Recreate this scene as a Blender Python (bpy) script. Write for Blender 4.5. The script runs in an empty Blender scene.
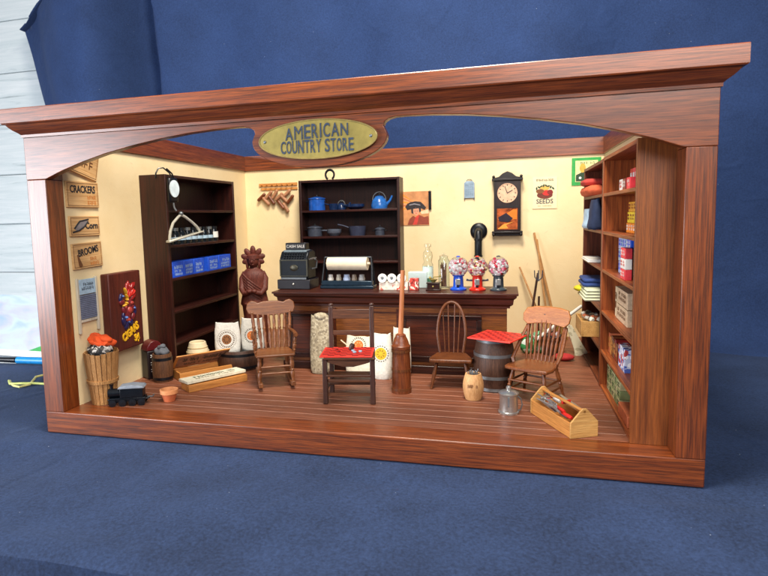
import bpy, bmesh, math, random
from mathutils import Vector, Matrix, Euler
random.seed(7)
R = math.radians
sc = bpy.context.scene
COL = sc.collection
# ---------------------------------------------------------------- camera
CAM = Vector((5.4565, -5.7155, 2.5367)); YAW, PIT, ROL = 0.26461, -0.10652, -0.02575
ca, sa, cb, sb, cc, ss = math.cos(YAW), math.sin(YAW), math.cos(PIT), math.sin(PIT), math.cos(ROL), math.sin(ROL)
fwd = Vector((-sa*cb, ca*cb, sb)); rt = Vector((ca, sa, 0)); up = rt.cross(fwd)
rr = rt*cc+up*ss; uu = up*cc-rt*ss
cam_d = bpy.data.cameras.new('camera'); cam = bpy.data.objects.new('camera', cam_d); COL.objects.link(cam)
cam.matrix_world = Matrix(((rr.x, uu.x, -fwd.x, CAM.x), (rr.y, uu.y, -fwd.y, CAM.y), (rr.z, uu.z, -fwd.z, CAM.z), (0, 0, 0, 1)))
cam_d.sensor_width = 36; cam_d.lens = 582.42/768*36
cam_d.shift_x = 34.0/768; cam_d.shift_y = -8.64/768
cam_d.clip_start = .05; cam_d.clip_end = 200
cam_d.dof.use_dof = True; cam_d.dof.focus_distance = 7.4; cam_d.dof.aperture_fstop = 1.8
sc.camera = cam
# ---------------------------------------------------------------- light
w = bpy.data.worlds.new('World'); sc.world = w; w.use_nodes = True
bg = w.node_tree.nodes['Background']; bg.inputs[0].default_value = (.72, .82, 1, 1); bg.inputs[1].default_value = .18

def lamp(name, loc, target, size, size_y, power, col):
    d = bpy.data.lights.new(name, 'AREA'); d.shape = 'RECTANGLE'; d.size = size; d.size_y = size_y
    d.energy = power; d.color = col
    o = bpy.data.objects.new(name, d); COL.objects.link(o); o.location = loc
    o.rotation_euler = (Vector(target)-Vector(loc)).to_track_quat('-Z', 'Y').to_euler()
    return o
lamp('window_light', (-8.5, -8.3, 2.7), (0, 0, 2), 7.5, 5.2, 2500, (.92, .94, 1))
lamp('ceiling_light', (4.6, -1.2, 10.5), (3.4, 3.6, .3), 2.4, 2.4, 1650, (1, .90, .76))
lamp('room_fill_light', (8.5, -9, 8.5), (4.5, 4, 1), 7, 6, 1500, (1, .95, .90))
sc.view_settings.view_transform = 'Standard'; sc.view_settings.look = 'None'; sc.view_settings.gamma = 1
sc.view_settings.exposure = 0.0

# ---------------------------------------------------------------- materials
def c(h):
    h = h.lstrip('#'); v = [int(h[i:i+2], 16)/255 for i in (0, 2, 4)]
    return tuple((x/12.92 if x <= .04045 else ((x+.055)/1.055)**2.4) for x in v)+(1,)
def newmat(name):
    m = bpy.data.materials.new(name); m.use_nodes = True
    nt = m.node_tree; b = nt.nodes['Principled BSDF']
    return m, nt, b
def N(nt, t, **kw):
    n = nt.nodes.new(t)
    for k, v in kw.items():
        if k.startswith('i_'): n.inputs[k[2:].replace('_', ' ')].default_value = v
        else: setattr(n, k, v)
    return n
def coords(nt, scale, rnd=True):
    tc = N(nt, 'ShaderNodeTexCoord'); mp = N(nt, 'ShaderNodeMapping'); mp.inputs['Scale'].default_value = scale
    nt.links.new(tc.outputs['Object'], mp.inputs['Vector'])
    if rnd:
        oi = N(nt, 'ShaderNodeObjectInfo'); mu = N(nt, 'ShaderNodeMath', operation='MULTIPLY'); mu.inputs[1].default_value = 37.0
        nt.links.new(oi.outputs['Random'], mu.inputs[0])
        cb_ = N(nt, 'ShaderNodeCombineXYZ')
        for k in range(3): nt.links.new(mu.outputs[0], cb_.inputs[k])
        nt.links.new(cb_.outputs[0], mp.inputs['Location'])
    return mp.outputs['Vector'], tc
def ramp(nt, fac, stops):
    r = N(nt, 'ShaderNodeValToRGB'); e = r.color_ramp.elements
    e[0].position, e[0].color = stops[0]; e[1].position, e[1].color = stops[-1]
    for p, col in stops[1:-1]:
        x = e.new(p); x.color = col
    nt.links.new(fac, r.inputs['Fac']); return r.outputs['Color']
def wood(name, dark, light, axis='x', s=1.0, rough=.42, pores=.5, bump=.25, coat=.0):
    m, nt, b = newmat(name); L = nt.links.new
    st = {'x': (1.2, 30, 30), 'y': (30, 1.2, 30), 'z': (30, 30, 1.2)}[axis]
    v, tc = coords(nt, tuple(k*s for k in st))
    n1 = N(nt, 'ShaderNodeTexNoise', i_Scale=1.0, i_Detail=6.0, i_Roughness=.55, i_Distortion=.35); L(v, n1.inputs['Vector'])
    st2 = {'x': (3, 140, 140), 'y': (140, 3, 140), 'z': (140, 140, 3)}[axis]
    v2, _ = coords(nt, tuple(k*s for k in st2))
    n2 = N(nt, 'ShaderNodeTexNoise', i_Scale=1.0, i_Detail=3.0, i_Roughness=.6); L(v2, n2.inputs['Vector'])
    col = ramp(nt, n1.outputs['Fac'], [(.28, c(dark)), (.70, c(light))])
    pr = ramp(nt, n2.outputs['Fac'], [(.42, (1-pores,)*3+(1,)), (.54, (1, 1, 1, 1))])
    mx = N(nt, 'ShaderNodeMix', data_type='RGBA', blend_type='MULTIPLY'); mx.inputs['Factor'].default_value = 1
    L(col, mx.inputs['A']); L(pr, mx.inputs['B'])
    v3, _ = coords(nt, tuple(k*.08*s for k in st)); n3 = N(nt, 'ShaderNodeTexNoise', i_Scale=1.0, i_Detail=3.0); L(v3, n3.inputs['Vector'])
    dr = ramp(nt, n3.outputs['Fac'], [(.3, (.78, .74, .70, 1)), (.7, (1.15, 1.15, 1.15, 1))]); m3 = N(nt, 'ShaderNodeMix', data_type='RGBA', blend_type='MULTIPLY'); m3.inputs['Factor'].default_value = 1
    L(mx.outputs['Result'], m3.inputs['A']); L(dr, m3.inputs['B']); L(m3.outputs['Result'], b.inputs['Base Color'])
    rr_ = N(nt, 'ShaderNodeMapRange'); rr_.inputs['To Min'].default_value = rough+.14; rr_.inputs['To Max'].default_value = rough-.08
    L(n2.outputs['Fac'], rr_.inputs['Value']); L(rr_.outputs[0], b.inputs['Roughness'])
    bp = N(nt, 'ShaderNodeBump'); bp.inputs['Strength'].default_value = bump; bp.inputs['Distance'].default_value = .004
    L(n2.outputs['Fac'], bp.inputs['Height']); L(bp.outputs[0], b.inputs['Normal'])
    if coat: b.inputs['Coat Weight'].default_value = coat; b.inputs['Coat Roughness'].default_value = .26
    return m
def plain(name, col, rough=.5, metal=0, var=.18, s=14, bump=.0, coat=0, spec=None):
    m, nt, b = newmat(name); L = nt.links.new
    v, tc = coords(nt, (s,)*3)
    n = N(nt, 'ShaderNodeTexNoise', i_Scale=1.0, i_Detail=5.0, i_Roughness=.6); L(v, n.inputs['Vector'])
    cc_ = c(col); lo = tuple(x*(1-var) for x in cc_[:3])+(1,); hi = tuple(min(1, x*(1+var)) for x in cc_[:3])+(1,)
    L(ramp(nt, n.outputs['Fac'], [(.3, lo), (.7, hi)]), b.inputs['Base Color'])
    b.inputs['Roughness'].default_value = rough; b.inputs['Metallic'].default_value = metal
    if coat: b.inputs['Coat Weight'].default_value = coat
    if spec is not None: b.inputs['Specular IOR Level'].default_value = spec
    if bump:
        bp = N(nt, 'ShaderNodeBump'); bp.inputs['Strength'].default_value = bump; bp.inputs['Distance'].default_value = .01
        L(n.outputs['Fac'], bp.inputs['Height']); L(bp.outputs[0], b.inputs['Normal'])
    return m
def glass(name, col='#ffffff', rough=.0):
    m, nt, b = newmat(name)
    b.inputs['Base Color'].default_value = c(col); b.inputs['Roughness'].default_value = rough
    b.inputs['Transmission Weight'].default_value = 1; b.inputs['IOR'].default_value = 1.06; b.inputs['Coat Weight'].default_value = 1; b.inputs['Coat Roughness'].default_value = .02
    return m
def speckle(name, base, spots, s=40, thr=.6, rough=.6):
    m, nt, b = newmat(name); L = nt.links.new
    v, _ = coords(nt, (s,)*3)
    vo = N(nt, 'ShaderNodeTexVoronoi', i_Scale=1.0); L(v, vo.inputs['Vector'])
    sp = N(nt, 'ShaderNodeSeparateColor'); L(vo.outputs['Color'], sp.inputs[0])
    stops = [(0, c(base))]; k = len(spots)
    for i, h in enumerate(spots): stops.append((thr+(1-thr)*i/k, c(h)))
    r = ramp(nt, sp.outputs[0], stops)
    r.node.color_ramp.interpolation = 'CONSTANT'
    L(r, b.inputs['Base Color']); b.inputs['Roughness'].default_value = rough
    return m
def cloth(name, col, lint=True, bump=.5, sp=1.0):
    m, nt, b = newmat(name); L = nt.links.new
    v, _ = coords(nt, (1, 1, 1), False)
    big = N(nt, 'ShaderNodeTexNoise', i_Scale=1.3, i_Detail=4.0); L(v, big.inputs['Vector'])
    fine = N(nt, 'ShaderNodeTexNoise', i_Scale=34.0, i_Detail=5.0, i_Roughness=.75); L(v, fine.inputs['Vector'])
    a = c(col)
    ad = N(nt, 'ShaderNodeMath', operation='MULTIPLY_ADD'); ad.inputs[1].default_value = .30; L(big.outputs['Fac'], ad.inputs[0]); 
    m2 = N(nt, 'ShaderNodeMath', operation='MULTIPLY'); m2.inputs[1].default_value = .70; L(fine.outputs['Fac'], m2.inputs[0]); L(m2.outputs[0], ad.inputs[2])
    base = ramp(nt, ad.outputs[0], [(.34, tuple(x*(1-.3*sp) for x in a[:3])+(1,)), (.66, tuple(x*(1+.35*sp) for x in a[:3])+(1,))])
    out = base
    if lint:
        vo = N(nt, 'ShaderNodeTexVoronoi', i_Scale=5.5); L(v, vo.inputs['Vector'])
        nz = N(nt, 'ShaderNodeTexNoise', i_Scale=30.0, i_Detail=1.0); L(v, nz.inputs['Vector'])
        sm = N(nt, 'ShaderNodeMath', operation='MULTIPLY_ADD'); sm.inputs[1].default_value = .07; L(nz.outputs['Fac'], sm.inputs[0]); L(vo.outputs['Distance'], sm.inputs[2])
        k = ramp(nt, sm.outputs[0], [(.050, (.6,)*3+(1,)), (.062, (0, 0, 0, 1))])
        mx = N(nt, 'ShaderNodeMix', data_type='RGBA'); L(k, mx.inputs['Factor']); L(base, mx.inputs['A']); mx.inputs['B'].default_value = c('#b9c6da'); out = mx.outputs['Result']
    L(out, b.inputs['Base Color']); b.inputs['Roughness'].default_value = .85; b.inputs['Specular IOR Level'].default_value = .25
    b.inputs['Sheen Weight'].default_value = .12; b.inputs['Sheen Tint'].default_value = c('#8fa8d8')
    bp = N(nt, 'ShaderNodeBump'); bp.inputs['Strength'].default_value = bump; bp.inputs['Distance'].default_value = .01
    L(fine.outputs['Fac'], bp.inputs['Height'])
    v4, _ = coords(nt, (.9, .5, .9), False); cr = N(nt, 'ShaderNodeTexNoise', i_Scale=2.2, i_Detail=3.0, i_Distortion=1.2); cr.noise_type = 'RIDGED_MULTIFRACTAL'; L(v4, cr.inputs['Vector'])
    b2 = N(nt, 'ShaderNodeBump'); b2.inputs['Strength'].default_value = .45; b2.inputs['Distance'].default_value = .05; L(cr.outputs['Fac'], b2.inputs['Height']); L(bp.outputs[0], b2.inputs['Normal']); L(b2.outputs[0], b.inputs['Normal'])
    return m
def printed(name, base, rings, s=30, stain=None):
    """cloth or paper with round printed rings: (cx, cz, r0, r1, colour, dots) in object coordinates, on the side facing -y"""
    m, nt, b = newmat(name); L = nt.links.new
    v, tc = coords(nt, (s,)*3)
    n = N(nt, 'ShaderNodeTexNoise', i_Scale=1.0, i_Detail=5.0); L(v, n.inputs['Vector'])
    a = c(base)
    out = ramp(nt, n.outputs['Fac'], [(.3, tuple(x*.8 for x in a[:3])+(1,)), (.7, a)])
    sep = N(nt, 'ShaderNodeSeparateXYZ'); L(tc.outputs['Object'], sep.inputs[0])
    def mth(op, A, B=None):
        q = N(nt, 'ShaderNodeMath', operation=op)
        for i, z in enumerate((A, B)):
            if z is None: continue
            if isinstance(z, (int, float)): q.inputs[i].default_value = z
            else: L(z, q.inputs[i])
        return q.outputs[0]
    for cx, cz, r0, r1, col, dots in rings:
        dx = mth('SUBTRACT', sep.outputs['X'], cx); dz = mth('SUBTRACT', sep.outputs['Z'], cz)
        d = mth('SQRT', mth('ADD', mth('MULTIPLY', dx, dx), mth('MULTIPLY', dz, dz)))
        k = mth('MULTIPLY', mth('GREATER_THAN', d, r0), mth('LESS_THAN', d, r1))
        if dots: k = mth('MULTIPLY', k, mth('GREATER_THAN', mth('SINE', mth('MULTIPLY', mth('ARCTAN2', dz, dx), dots)), -.1))
        k = mth('MULTIPLY', k, mth('LESS_THAN', sep.outputs['Y'], .0))
        mx = N(nt, 'ShaderNodeMix', data_type='RGBA'); L(k, mx.inputs['Factor']); L(out, mx.inputs['A']); mx.inputs['B'].default_value = c(col); out = mx.outputs['Result']
    L(out, b.inputs['Base Color']); b.inputs['Roughness'].default_value = .85
    bp = N(nt, 'ShaderNodeBump'); bp.inputs['Strength'].default_value = .3; bp.inputs['Distance'].default_value = .02
    L(n.outputs['Fac'], bp.inputs['Height']); L(bp.outputs[0], b.inputs['Normal'])
    return m

def wallpaint():
    m, nt, b = newmat('cream_wall_paint'); L = nt.links.new; v, _ = coords(nt, (1, 1, 1), False)
    n1 = N(nt, 'ShaderNodeTexNoise', i_Scale=1.1, i_Detail=6.0, i_Roughness=.6); L(v, n1.inputs['Vector'])
    n2 = N(nt, 'ShaderNodeTexNoise', i_Scale=3.3, i_Detail=9.0, i_Roughness=.72, i_Distortion=2.5); L(v, n2.inputs['Vector'])
    a = ramp(nt, n1.outputs['Fac'], [(.3, c('#e4cc9c')), (.7, c('#eddab0'))]); k = ramp(nt, n2.outputs['Fac'], [(.62, (0, 0, 0, 1)), (.74, (.55,)*3+(1,))])
    mx = N(nt, 'ShaderNodeMix', data_type='RGBA'); L(k, mx.inputs['Factor']); L(a, mx.inputs['A']); mx.inputs['B'].default_value = c('#b49a70'); L(mx.outputs['Result'], b.inputs['Base Color'])
    b.inputs['Roughness'].default_value = .6; bp = N(nt, 'ShaderNodeBump'); bp.inputs['Strength'].default_value = .35; bp.inputs['Distance'].default_value = .012
    L(n2.outputs['Fac'], bp.inputs['Height']); L(bp.outputs[0], b.inputs['Normal']); return m
CASE_D, CASE_L = '#5e260a', '#944a1c'
Wx = wood('mahogany_x', CASE_D, CASE_L, 'x', 1.0, .38, .55, .06, .5)
Wy = wood('mahogany_y', CASE_D, CASE_L, 'y', 1.0, .38, .55, .06, .5)
Wz = wood('mahogany_z', CASE_D, CASE_L, 'z', 1.0, .38, .55, .04, .5)
Wfloor = wood('floor_wood', '#74402a', '#a0654a', 'x', 1.0, .46, .45)
Wstrip = wood('floor_groove', '#e0b8a4', '#f2d2c0', 'x', 1, .6, .1)
Wgold = wood('golden_panel', '#743a14', '#9c5826', 'z', 1.0, .42, .4)
Wshelf = wood('red_shelf', '#763216', '#b0602e', 'x', 1.0, .42, .4)
Wshelfz = wood('red_shelf_upright', '#763216', '#b0602e', 'z', 1.0, .42, .4)
Wesp = wood('espresso_z', '#1e0806', '#42180f', 'z', 1, .38, .35)
Wespx = wood('espresso_x', '#1e0806', '#42180f', 'x', 1, .38, .35)
Wctr = wood('counter_wood', '#2a0f08', '#5a2714', 'x', 1, .33, .4)
Wctrf = wood('counter_veneer', '#5a2c10', '#985a26', 'x', 1.6, .35, .5)
Wdark = wood('counter_moulding', '#1c0a07', '#3c1a10', 'x', 1, .3, .3)
Woak = wood('rocker_oak', '#5c3018', '#925a30', 'z', 3, .38, .35)
Woakx = wood('rocker_oak_x', '#5c3018', '#925a30', 'x', 3, .38, .35)
Wwal = wood('walnut', '#2c1610', '#54342a', 'z', 3, .4, .35)
Wwalx = wood('walnut_x', '#3a1e12', '#6a4026', 'x', 3, .4, .35)
Wwin = wood('brown_chair', '#4e2610', '#7e4822', 'z', 3, .35, .3)
Warm = wood('armchair_wood', '#5a2c14', '#94562c', 'z', 3, .32, .3)
Wcrest = wood('crest_wood', '#965426', '#c07e40', 'x', 3, .3, .3)
Wpine = wood('pine', '#b87432', '#e2a054', 'x', 3, .55, .25)
Wpiney = wood('pine_y', '#c08a48', '#e6b870', 'y', 3, .55, .25)
Wpinez = wood('pine_z', '#a8733c', '#d8a468', 'z', 3, .6, .4)
Wchurn = wood('churn_wood', '#5a2812', '#8c4a24', 'z', 3, .32, .35)
Wstaff = wood('churn_staff', '#a86038', '#d08a58', 'z', 2, .45, .2)
Wbar = wood('barrel_wood', '#321c12', '#644434', 'z', 3, .5, .45)
Wbar2 = wood('brown_barrel', '#4a2c1a', '#7e5434', 'z', 3, .6, .4)
Wkeg = wood('pale_keg', '#c08a54', '#e0b27c', 'z', 3, .55, .2)
Wstat = wood('statue_wood', '#4c1c14', '#8a4636', 'z', 3, .42, .5, .9)
Wsign = wood('sign_board', '#c8965a', '#ecc48c', 'x', 2, .7, .15)
Wcig = wood('cigar_board', '#3a120c', '#66281a', 'z', 2, .5, .2)
Wpale = wood('bleached_wood', '#b8b09c', '#dcd6c4', 'z', 2, .7, .2)
Mcream = wallpaint()
Mblue = cloth('navy_cloth', '#22314f', sp=1.9)
Mblue2 = cloth('blue_backdrop_cloth', '#22365e', lint=True)
Mbrass = plain('brass', '#a0904e', .40, .40, .25, 6, .2)
Mblack = plain('black_iron', '#14181f', .35, .3, .3, 20)
Mblk2 = plain('black_paint', '#0f1116', .3, 0, .3, 20)
Mnavy = plain('dark_blue_steel', '#10171f', .35, .4, .3, 20)
Mink = plain('dark_ink', '#26282e', .6)
Msink = plain('sign_letter_blue', '#2e3c50', .5)
Mbrown = plain('brown_ink', '#6c4424', .7)
Morink = plain('orange_ink', '#c87a34', .7)
Myel = plain('yellow_letter_paint', '#f2b81e', .5)
Mwhite = plain('white', '#e8e6e0', .5, 0, .08)
Mpaper = plain('paper', '#e9dcc0', .8, 0, .08)
Msilver = plain('silver_metal', '#b8b8b4', .3, .8, .15, 12, .15)
Msteel = plain('dull_steel', '#7e8488', .42, .7, .2, 12, .15)
Mgrey = plain('grey_enamel', '#3c4250', .4, .1, .3)
Menam = plain('blue_enamel', '#1d52a8', .22, 0, .3, 12)
Menam2 = plain('dark_blue_enamel', '#14284c', .22, 0, .3, 12)
Mred = plain('red_paint', '#c8261e', .4)
Mredd = plain('dark_red_paint', '#7c1a18', .4)
Morg = plain('orange_cloth', '#e2531c', .8, 0, .25, 8, .4)
Mgreen = plain('green', '#2b9a48', .6)
Mdgreen = plain('dark_green', '#22402a', .6)
Mcyan = plain('pale_blue', '#a8c4d8', .6)
Mterra = plain('terracotta', '#c86a40', .7, 0, .15)
Mterra2 = plain('terracotta_light', '#dc9460', .7, 0, .15)
Mcrock = plain('bisque', '#d8c8a4', .6, 0, .1)
Mglass = glass('clear_glass', '#f2faf8')
Mcrem = plain('cream_cloth', '#e4dcc8', .85, 0, .1, 10, .3)
Myellow = plain('yellow', '#f0cf2a', .6)
Morange = plain('orange_card', '#f08a1e', .6)
Mbluecard = plain('blue_card', '#2458d8', .4)
Mpink = plain('red_card', '#e0404a', .5)

# ---------------------------------------------------------------- mesh helpers
class MB:
    def __init__(s): s.bm = bmesh.new()
    def box(s, a, b, rot=None, piv=None):
        r = bmesh.ops.create_cube(s.bm, size=1)['verts']; a, b = Vector(a), Vector(b)
        for v in r: v.co = Vector(((a.x+b.x)/2+v.co.x*(b.x-a.x), (a.y+b.y)/2+v.co.y*(b.y-a.y), (a.z+b.z)/2+v.co.z*(b.z-a.z)))
        if rot:
            p = Vector(piv) if piv else (a+b)/2; M_ = Euler(rot).to_matrix()
            for v in r: v.co = p+M_@(v.co-p)
        return s
    def lathe(s, prof, loc=(0, 0, 0), n=24, axis=None, sq=0):
        """prof: (r, z) pairs; axis: optional direction"""
        q = Vector(axis).to_track_quat('Z', 'Y') if axis else None; L_ = Vector(loc); rings = []
        for r_, z in prof:
            ring = []
            if r_ < 1e-5: rings.append([s.bm.verts.new(L_+(q@Vector((0, 0, z)) if q else Vector((0, 0, z))))]); continue
            for i in range(n):
                t = 2*math.pi*i/n; p = Vector((r_*math.cos(t), r_*math.sin(t), z))
                ring.append(s.bm.verts.new(L_+(q@p if q else p)))
            rings.append(ring)
        for A, B in zip(rings, rings[1:]):
            if len(A) == 1 and len(B) == 1: continue
            for i in range(n):
                j = (i+1) % n
                if len(A) == 1: s.bm.faces.new((A[0], B[i], B[j]))
                elif len(B) == 1: s.bm.faces.new((A[i], A[j], B[0]))
                else: s.bm.faces.new((A[i], A[j], B[j], B[i]))
        if len(rings[0]) > 1: s.bm.faces.new(rings[0][::-1])
        if len(rings[-1]) > 1: s.bm.faces.new(rings[-1])
        return s
    def turned(s, p0, p1, prof, n=12):
        """prof: (t, r) along p0-p1"""
        p0, p1 = Vector(p0), Vector(p1); d = p1-p0; l = d.length
        return s.lathe([(r_, t*l) for t, r_ in prof], p0, n, d)
    def rod(s, p0, p1, r0, r1=None, n=10): return s.turned(p0, p1, [(0, r0), (1, r0 if r1 is None else r1)], n)
    def tube(s, pts, r_, n=8, closed=False):
        pts = [Vector(p) for p in pts]; rings = []; k = len(pts); prev = None
        for i, p in enumerate(pts):
            a = pts[(i-1) % k] if closed or i > 0 else p; b = pts[(i+1) % k] if closed or i < k-1 else p
            d = (b-a).normalized()
            if prev is None:
                u = d.orthogonal().normalized()
            else:
                u = (prev-d*prev.dot(d)).normalized()
            prev = u; v = d.cross(u); R_ = r_[i] if isinstance(r_, (list, tuple)) else r_
            rings.append([s.bm.verts.new(p+R_*(math.cos(2*math.pi*j/n)*u+math.sin(2*math.pi*j/n)*v)) for j in range(n)])
        rg = list(zip(rings, rings[1:]))+([(rings[-1], rings[0])] if closed else [])
        for A, B in rg:
            for i in range(n): s.bm.faces.new((A[i], A[(i+1) % n], B[(i+1) % n], B[i]))
        if not closed: s.bm.faces.new(rings[0][::-1]); s.bm.faces.new(rings[-1])
        return s
    def prism(s, pts, a, b, axis='y', xf=None):
        def P(u, v, t): return Vector({'y': (u, t, v), 'z': (u, v, t), 'x': (t, u, v)}[axis])
        A = [P(u, v, a) for u, v in pts]; B = [P(u, v, b) for u, v in pts]
        if xf: A = [xf(p) for p in A]; B = [xf(p) for p in B]
        A = [s.bm.verts.new(p) for p in A]; B = [s.bm.verts.new(p) for p in B]; k = len(A)
        s.bm.faces.new(A); s.bm.faces.new(B[::-1])
        for i in range(k): s.bm.faces.new((A[i], B[i], B[(i+1) % k], A[(i+1) % k]))
        return s
    def ball(s, loc, r_, sc_=(1, 1, 1), sub=2, rot=None):
        vs = bmesh.ops.create_icosphere(s.bm, subdivisions=sub, radius=1)['verts']
        M_ = Euler(rot).to_matrix() if rot else Matrix.Identity(3)
        for v in vs: v.co = Vector(loc)+M_@Vector((v.co.x*r_*sc_[0], v.co.y*r_*sc_[1], v.co.z*r_*sc_[2]))
        return s
    def build(s, name, mat, parent=None, loc=None, rot=None, bevel=0, sharp=35, label=None, sub=0):
        bmesh.ops.recalc_face_normals(s.bm, faces=s.bm.faces)
        for f in s.bm.faces: f.smooth = True
        for e in s.bm.edges:
            if len(e.link_faces) == 2 and e.calc_face_angle(0) > R(sharp): e.smooth = False
        me = bpy.data.meshes.new(name); s.bm.to_mesh(me); s.bm.free()
        me.materials.append(mat); o = bpy.data.objects.new(name, me); COL.objects.link(o)
        if parent: o.parent = parent
        if loc: o.location = loc
        if rot: o.rotation_euler = rot
        if bevel:
            md = o.modifiers.new('bevel', 'BEVEL'); md.width = bevel; md.segments = 2; md.limit_method = 'ANGLE'; md.angle_limit = R(40)
        if sub:
            md = o.modifiers.new('sub', 'SUBSURF'); md.levels = md.render_levels = sub
        if label: o['label'] = label
        return o
def tag(o, label=None, cat=None, group=None, kind=None):
    if label: o['label'] = label
    if cat: o['category'] = cat
    if group: o['group'] = group
    if kind: o['kind'] = kind
    return o
def thing(name, label, cat, loc=(0, 0, 0), rz=0, group=None, rot=None):
    o = bpy.data.objects.new(name, None); COL.objects.link(o); o.empty_display_size = .1
    o.location = loc; o.rotation_euler = rot if rot else (0, 0, R(rz)); return tag(o, label, cat, group)
def dup(root, loc, rz=None, label=None, rot=None, scale=None):
    r = root.copy(); COL.objects.link(r); r.location = loc
    if rz is not None: r.rotation_euler = (0, 0, R(rz))
    if rot: r.rotation_euler = rot
    if scale: r.scale = scale
    if label: r['label'] = label
    for ch in list(root.children):
        q = ch.copy(); COL.objects.link(q); q.parent = r
        for g in ch.children:
            d = g.copy(); COL.objects.link(d); d.parent = q
    return r
def text(name, s, size, mat, parent, loc, rot=(R(90), 0, 0), depth=.004, sx=1.0, align='CENTER', bold=0, sp=1.0):
    cu = bpy.data.curves.new('t', 'FONT'); cu.body = s; cu.size = size; cu.extrude = depth; cu.align_x = align; cu.align_y = 'CENTER'
    cu.offset = bold; cu.space_character = sp; cu.resolution_u = 3
    t = bpy.data.objects.new('t', cu); COL.objects.link(t)
    bpy.context.view_layer.update()
    me = bpy.data.meshes.new_from_object(t.evaluated_get(bpy.context.evaluated_depsgraph_get()))
    bpy.data.objects.remove(t); bpy.data.curves.remove(cu)
    for v in me.vertices: v.co.x *= sx
    me.materials.clear(); me.materials.append(mat)
    o = bpy.data.objects.new(name, me); COL.objects.link(o); o.parent = parent; o.location = loc; o.rotation_euler = rot
    return o
def scribble(n, h, mat, parent, loc, rot=(R(90), 0, 0), w_=None, rows=1, seed=0):
    """illegible small print: rows of short strokes, as unreadable as on the photograph"""
    rn = random.Random(n*7+seed+int(h*1000)); mb = MB(); w_ = w_ or n*h*.62; st_ = w_/n
    for q_ in range(rows):
        y0 = -q_*h*1.35+(rows-1)*h*.67
        for i in range(n):
            if rn.random() < .12: continue
            x = -w_/2+(i+.5)*st_; k = rn.choice((0, 1, 2, 3)); t_ = h*.16
            if k != 1: mb.box((x-st_*.36, y0-h/2, 0), (x-st_*.36+t_, y0+h/2, .0012))
            if k != 2: mb.box((x+st_*.18, y0-h/2, 0), (x+st_*.18+t_, y0+h*rn.uniform(.1, .5), .0012))
            if k != 0: mb.box((x-st_*.36, y0+h/2-t_-.0002, .0001), (x+st_*.3, y0+h/2, .0013))
            mb.box((x-st_*.36, y0-t_/2-h*.1*(k % 2), .0002), (x+st_*.3, y0+t_/2-h*.1*(k % 2), .0014))
    return mb.build('print_marks', mat, parent, loc=loc, rot=rot)
FZ = .266      # floor height of the room box
D = 5.42

# ================================================================ setting
# table under everything, then the navy cloth lying on it, the backdrop, the whitewashed planks
fl = MB().box((-16, -30, -9.2), (18, 12, -9)).build('floor', plain('dark_floor', '#1c2026', .8)); tag(fl, kind='structure')
g = MB().box((-16, -2.1, -.20), (18, 9, -.07)).build('ground', plain('pale_table_paint', '#c2cad0', .5)); tag(g, kind='structure')
def gz(x, y):
    return .02*math.sin(x*1.1+y*.9)+.02*math.sin(y*2.9-x*.7+1)*(1 if y < -.3 else .2)+.008*math.sin(x*3.1+2*math.sin(y*1.7))
mb = MB(); nx, ny = 150, 90; vs = {}
for i in range(nx+1):
    for j in range(ny+1):
        x = -9+i*26/nx; y = -2.56+j*8.3/ny
        if x < -1.4 and y > 3.05: continue
        z = -.03+gz(x, y)*(0 if (-.5 < x < 7.7 and -.4 < y < 6) else 1)
        if y < -1.5: z += .05*math.exp(-((y+2.12)**2)/.02)*math.exp(-((x-1)**2)/5)
        ye = -2.34+.02*math.sin(x*3)
        if y < ye+.06: z -= 9*(ye+.06-y)**2
        if y < ye: y = ye+(y-ye)*.1; z -= .25
        vs[i, j] = mb.bm.verts.new((x, y, z))
for i in range(nx):
    for j in range(ny):
        q = [(i, j), (i+1, j), (i+1, j+1), (i, j+1)]
        if all(k in vs for k in q): mb.bm.faces.new([vs[k] for k in q])
cl = mb.build('table_cloth', Mblue); tag(cl, 'dark navy cloth spread flat on the table under the room box', 'cloth')
so = cl.modifiers.new('s', 'SOLIDIFY'); so.thickness = .02; so.offset = -1
# backdrop
def sstep(a, b, x):
    t_ = min(1, max(0, (x-a)/(b-a))); return t_*t_*(3-2*t_)
mb = MB(); nu, nv = 360, 60; vs = {}
prof = [(5.35, -.08), (5.7, .0), (6.0, .07), (6.2, .18), (6.32, .4), (6.38, .8), (6.42, 1.3)]
for j in range(nv+1):
    if j < len(prof): yb, zb = prof[j]
    else: yb = 6.44+.002*(j-7); zb = 1.3+(j-6)*.17
    xl = -6.13+(7.33-min(zb, 7.33))*.38
    if zb < 3: xl = max(xl, -4.5)+(3-zb)*1.05
    for i in range(nu+1):
        u = i/nu; x = xl+(16-xl)*u**1.5; z = zb; k = min(1, max(0, (zb-.3)/2))
        y = yb+k*(.16*math.sin(x*.8+.5)+.09*math.sin(x*2.3+z*.5)+.05*math.sin(x*1.1-z*1.4))
        X_ = x+(z-6)*.05; y += -k*.95*(sstep(-5.9, -3.5, X_) if X_ < -3.5 else 1-sstep(-3.5, -2.55, X_))           # billow left of the crease
        y += k*.62*(sstep(-3.2, -2.42, X_) if X_ < -2.42 else 1-sstep(-2.20, -2.12, X_))            # deep crease
        y += .03*k*math.sin(x*7+z*3)*math.exp(-((x+5)/.8)**2)
        ztop = 7.33+(x+6.13)*.40
        if z > ztop: z = ztop+(z-ztop)*.001
        vs[i, j] = mb.bm.verts.new((x, y, z))
for i in range(nu):
    for j in range(nv): mb.bm.faces.new((vs[i, j], vs[i+1, j], vs[i+1, j+1], vs[i, j+1]))
bmesh.ops.remove_doubles(mb.bm, verts=mb.bm.verts, dist=1e-5)
bd = mb.build('backdrop_cloth', Mblue2, sharp=80); tag(bd, 'blue cloth hung up as a backdrop behind the room box', 'cloth')
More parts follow.
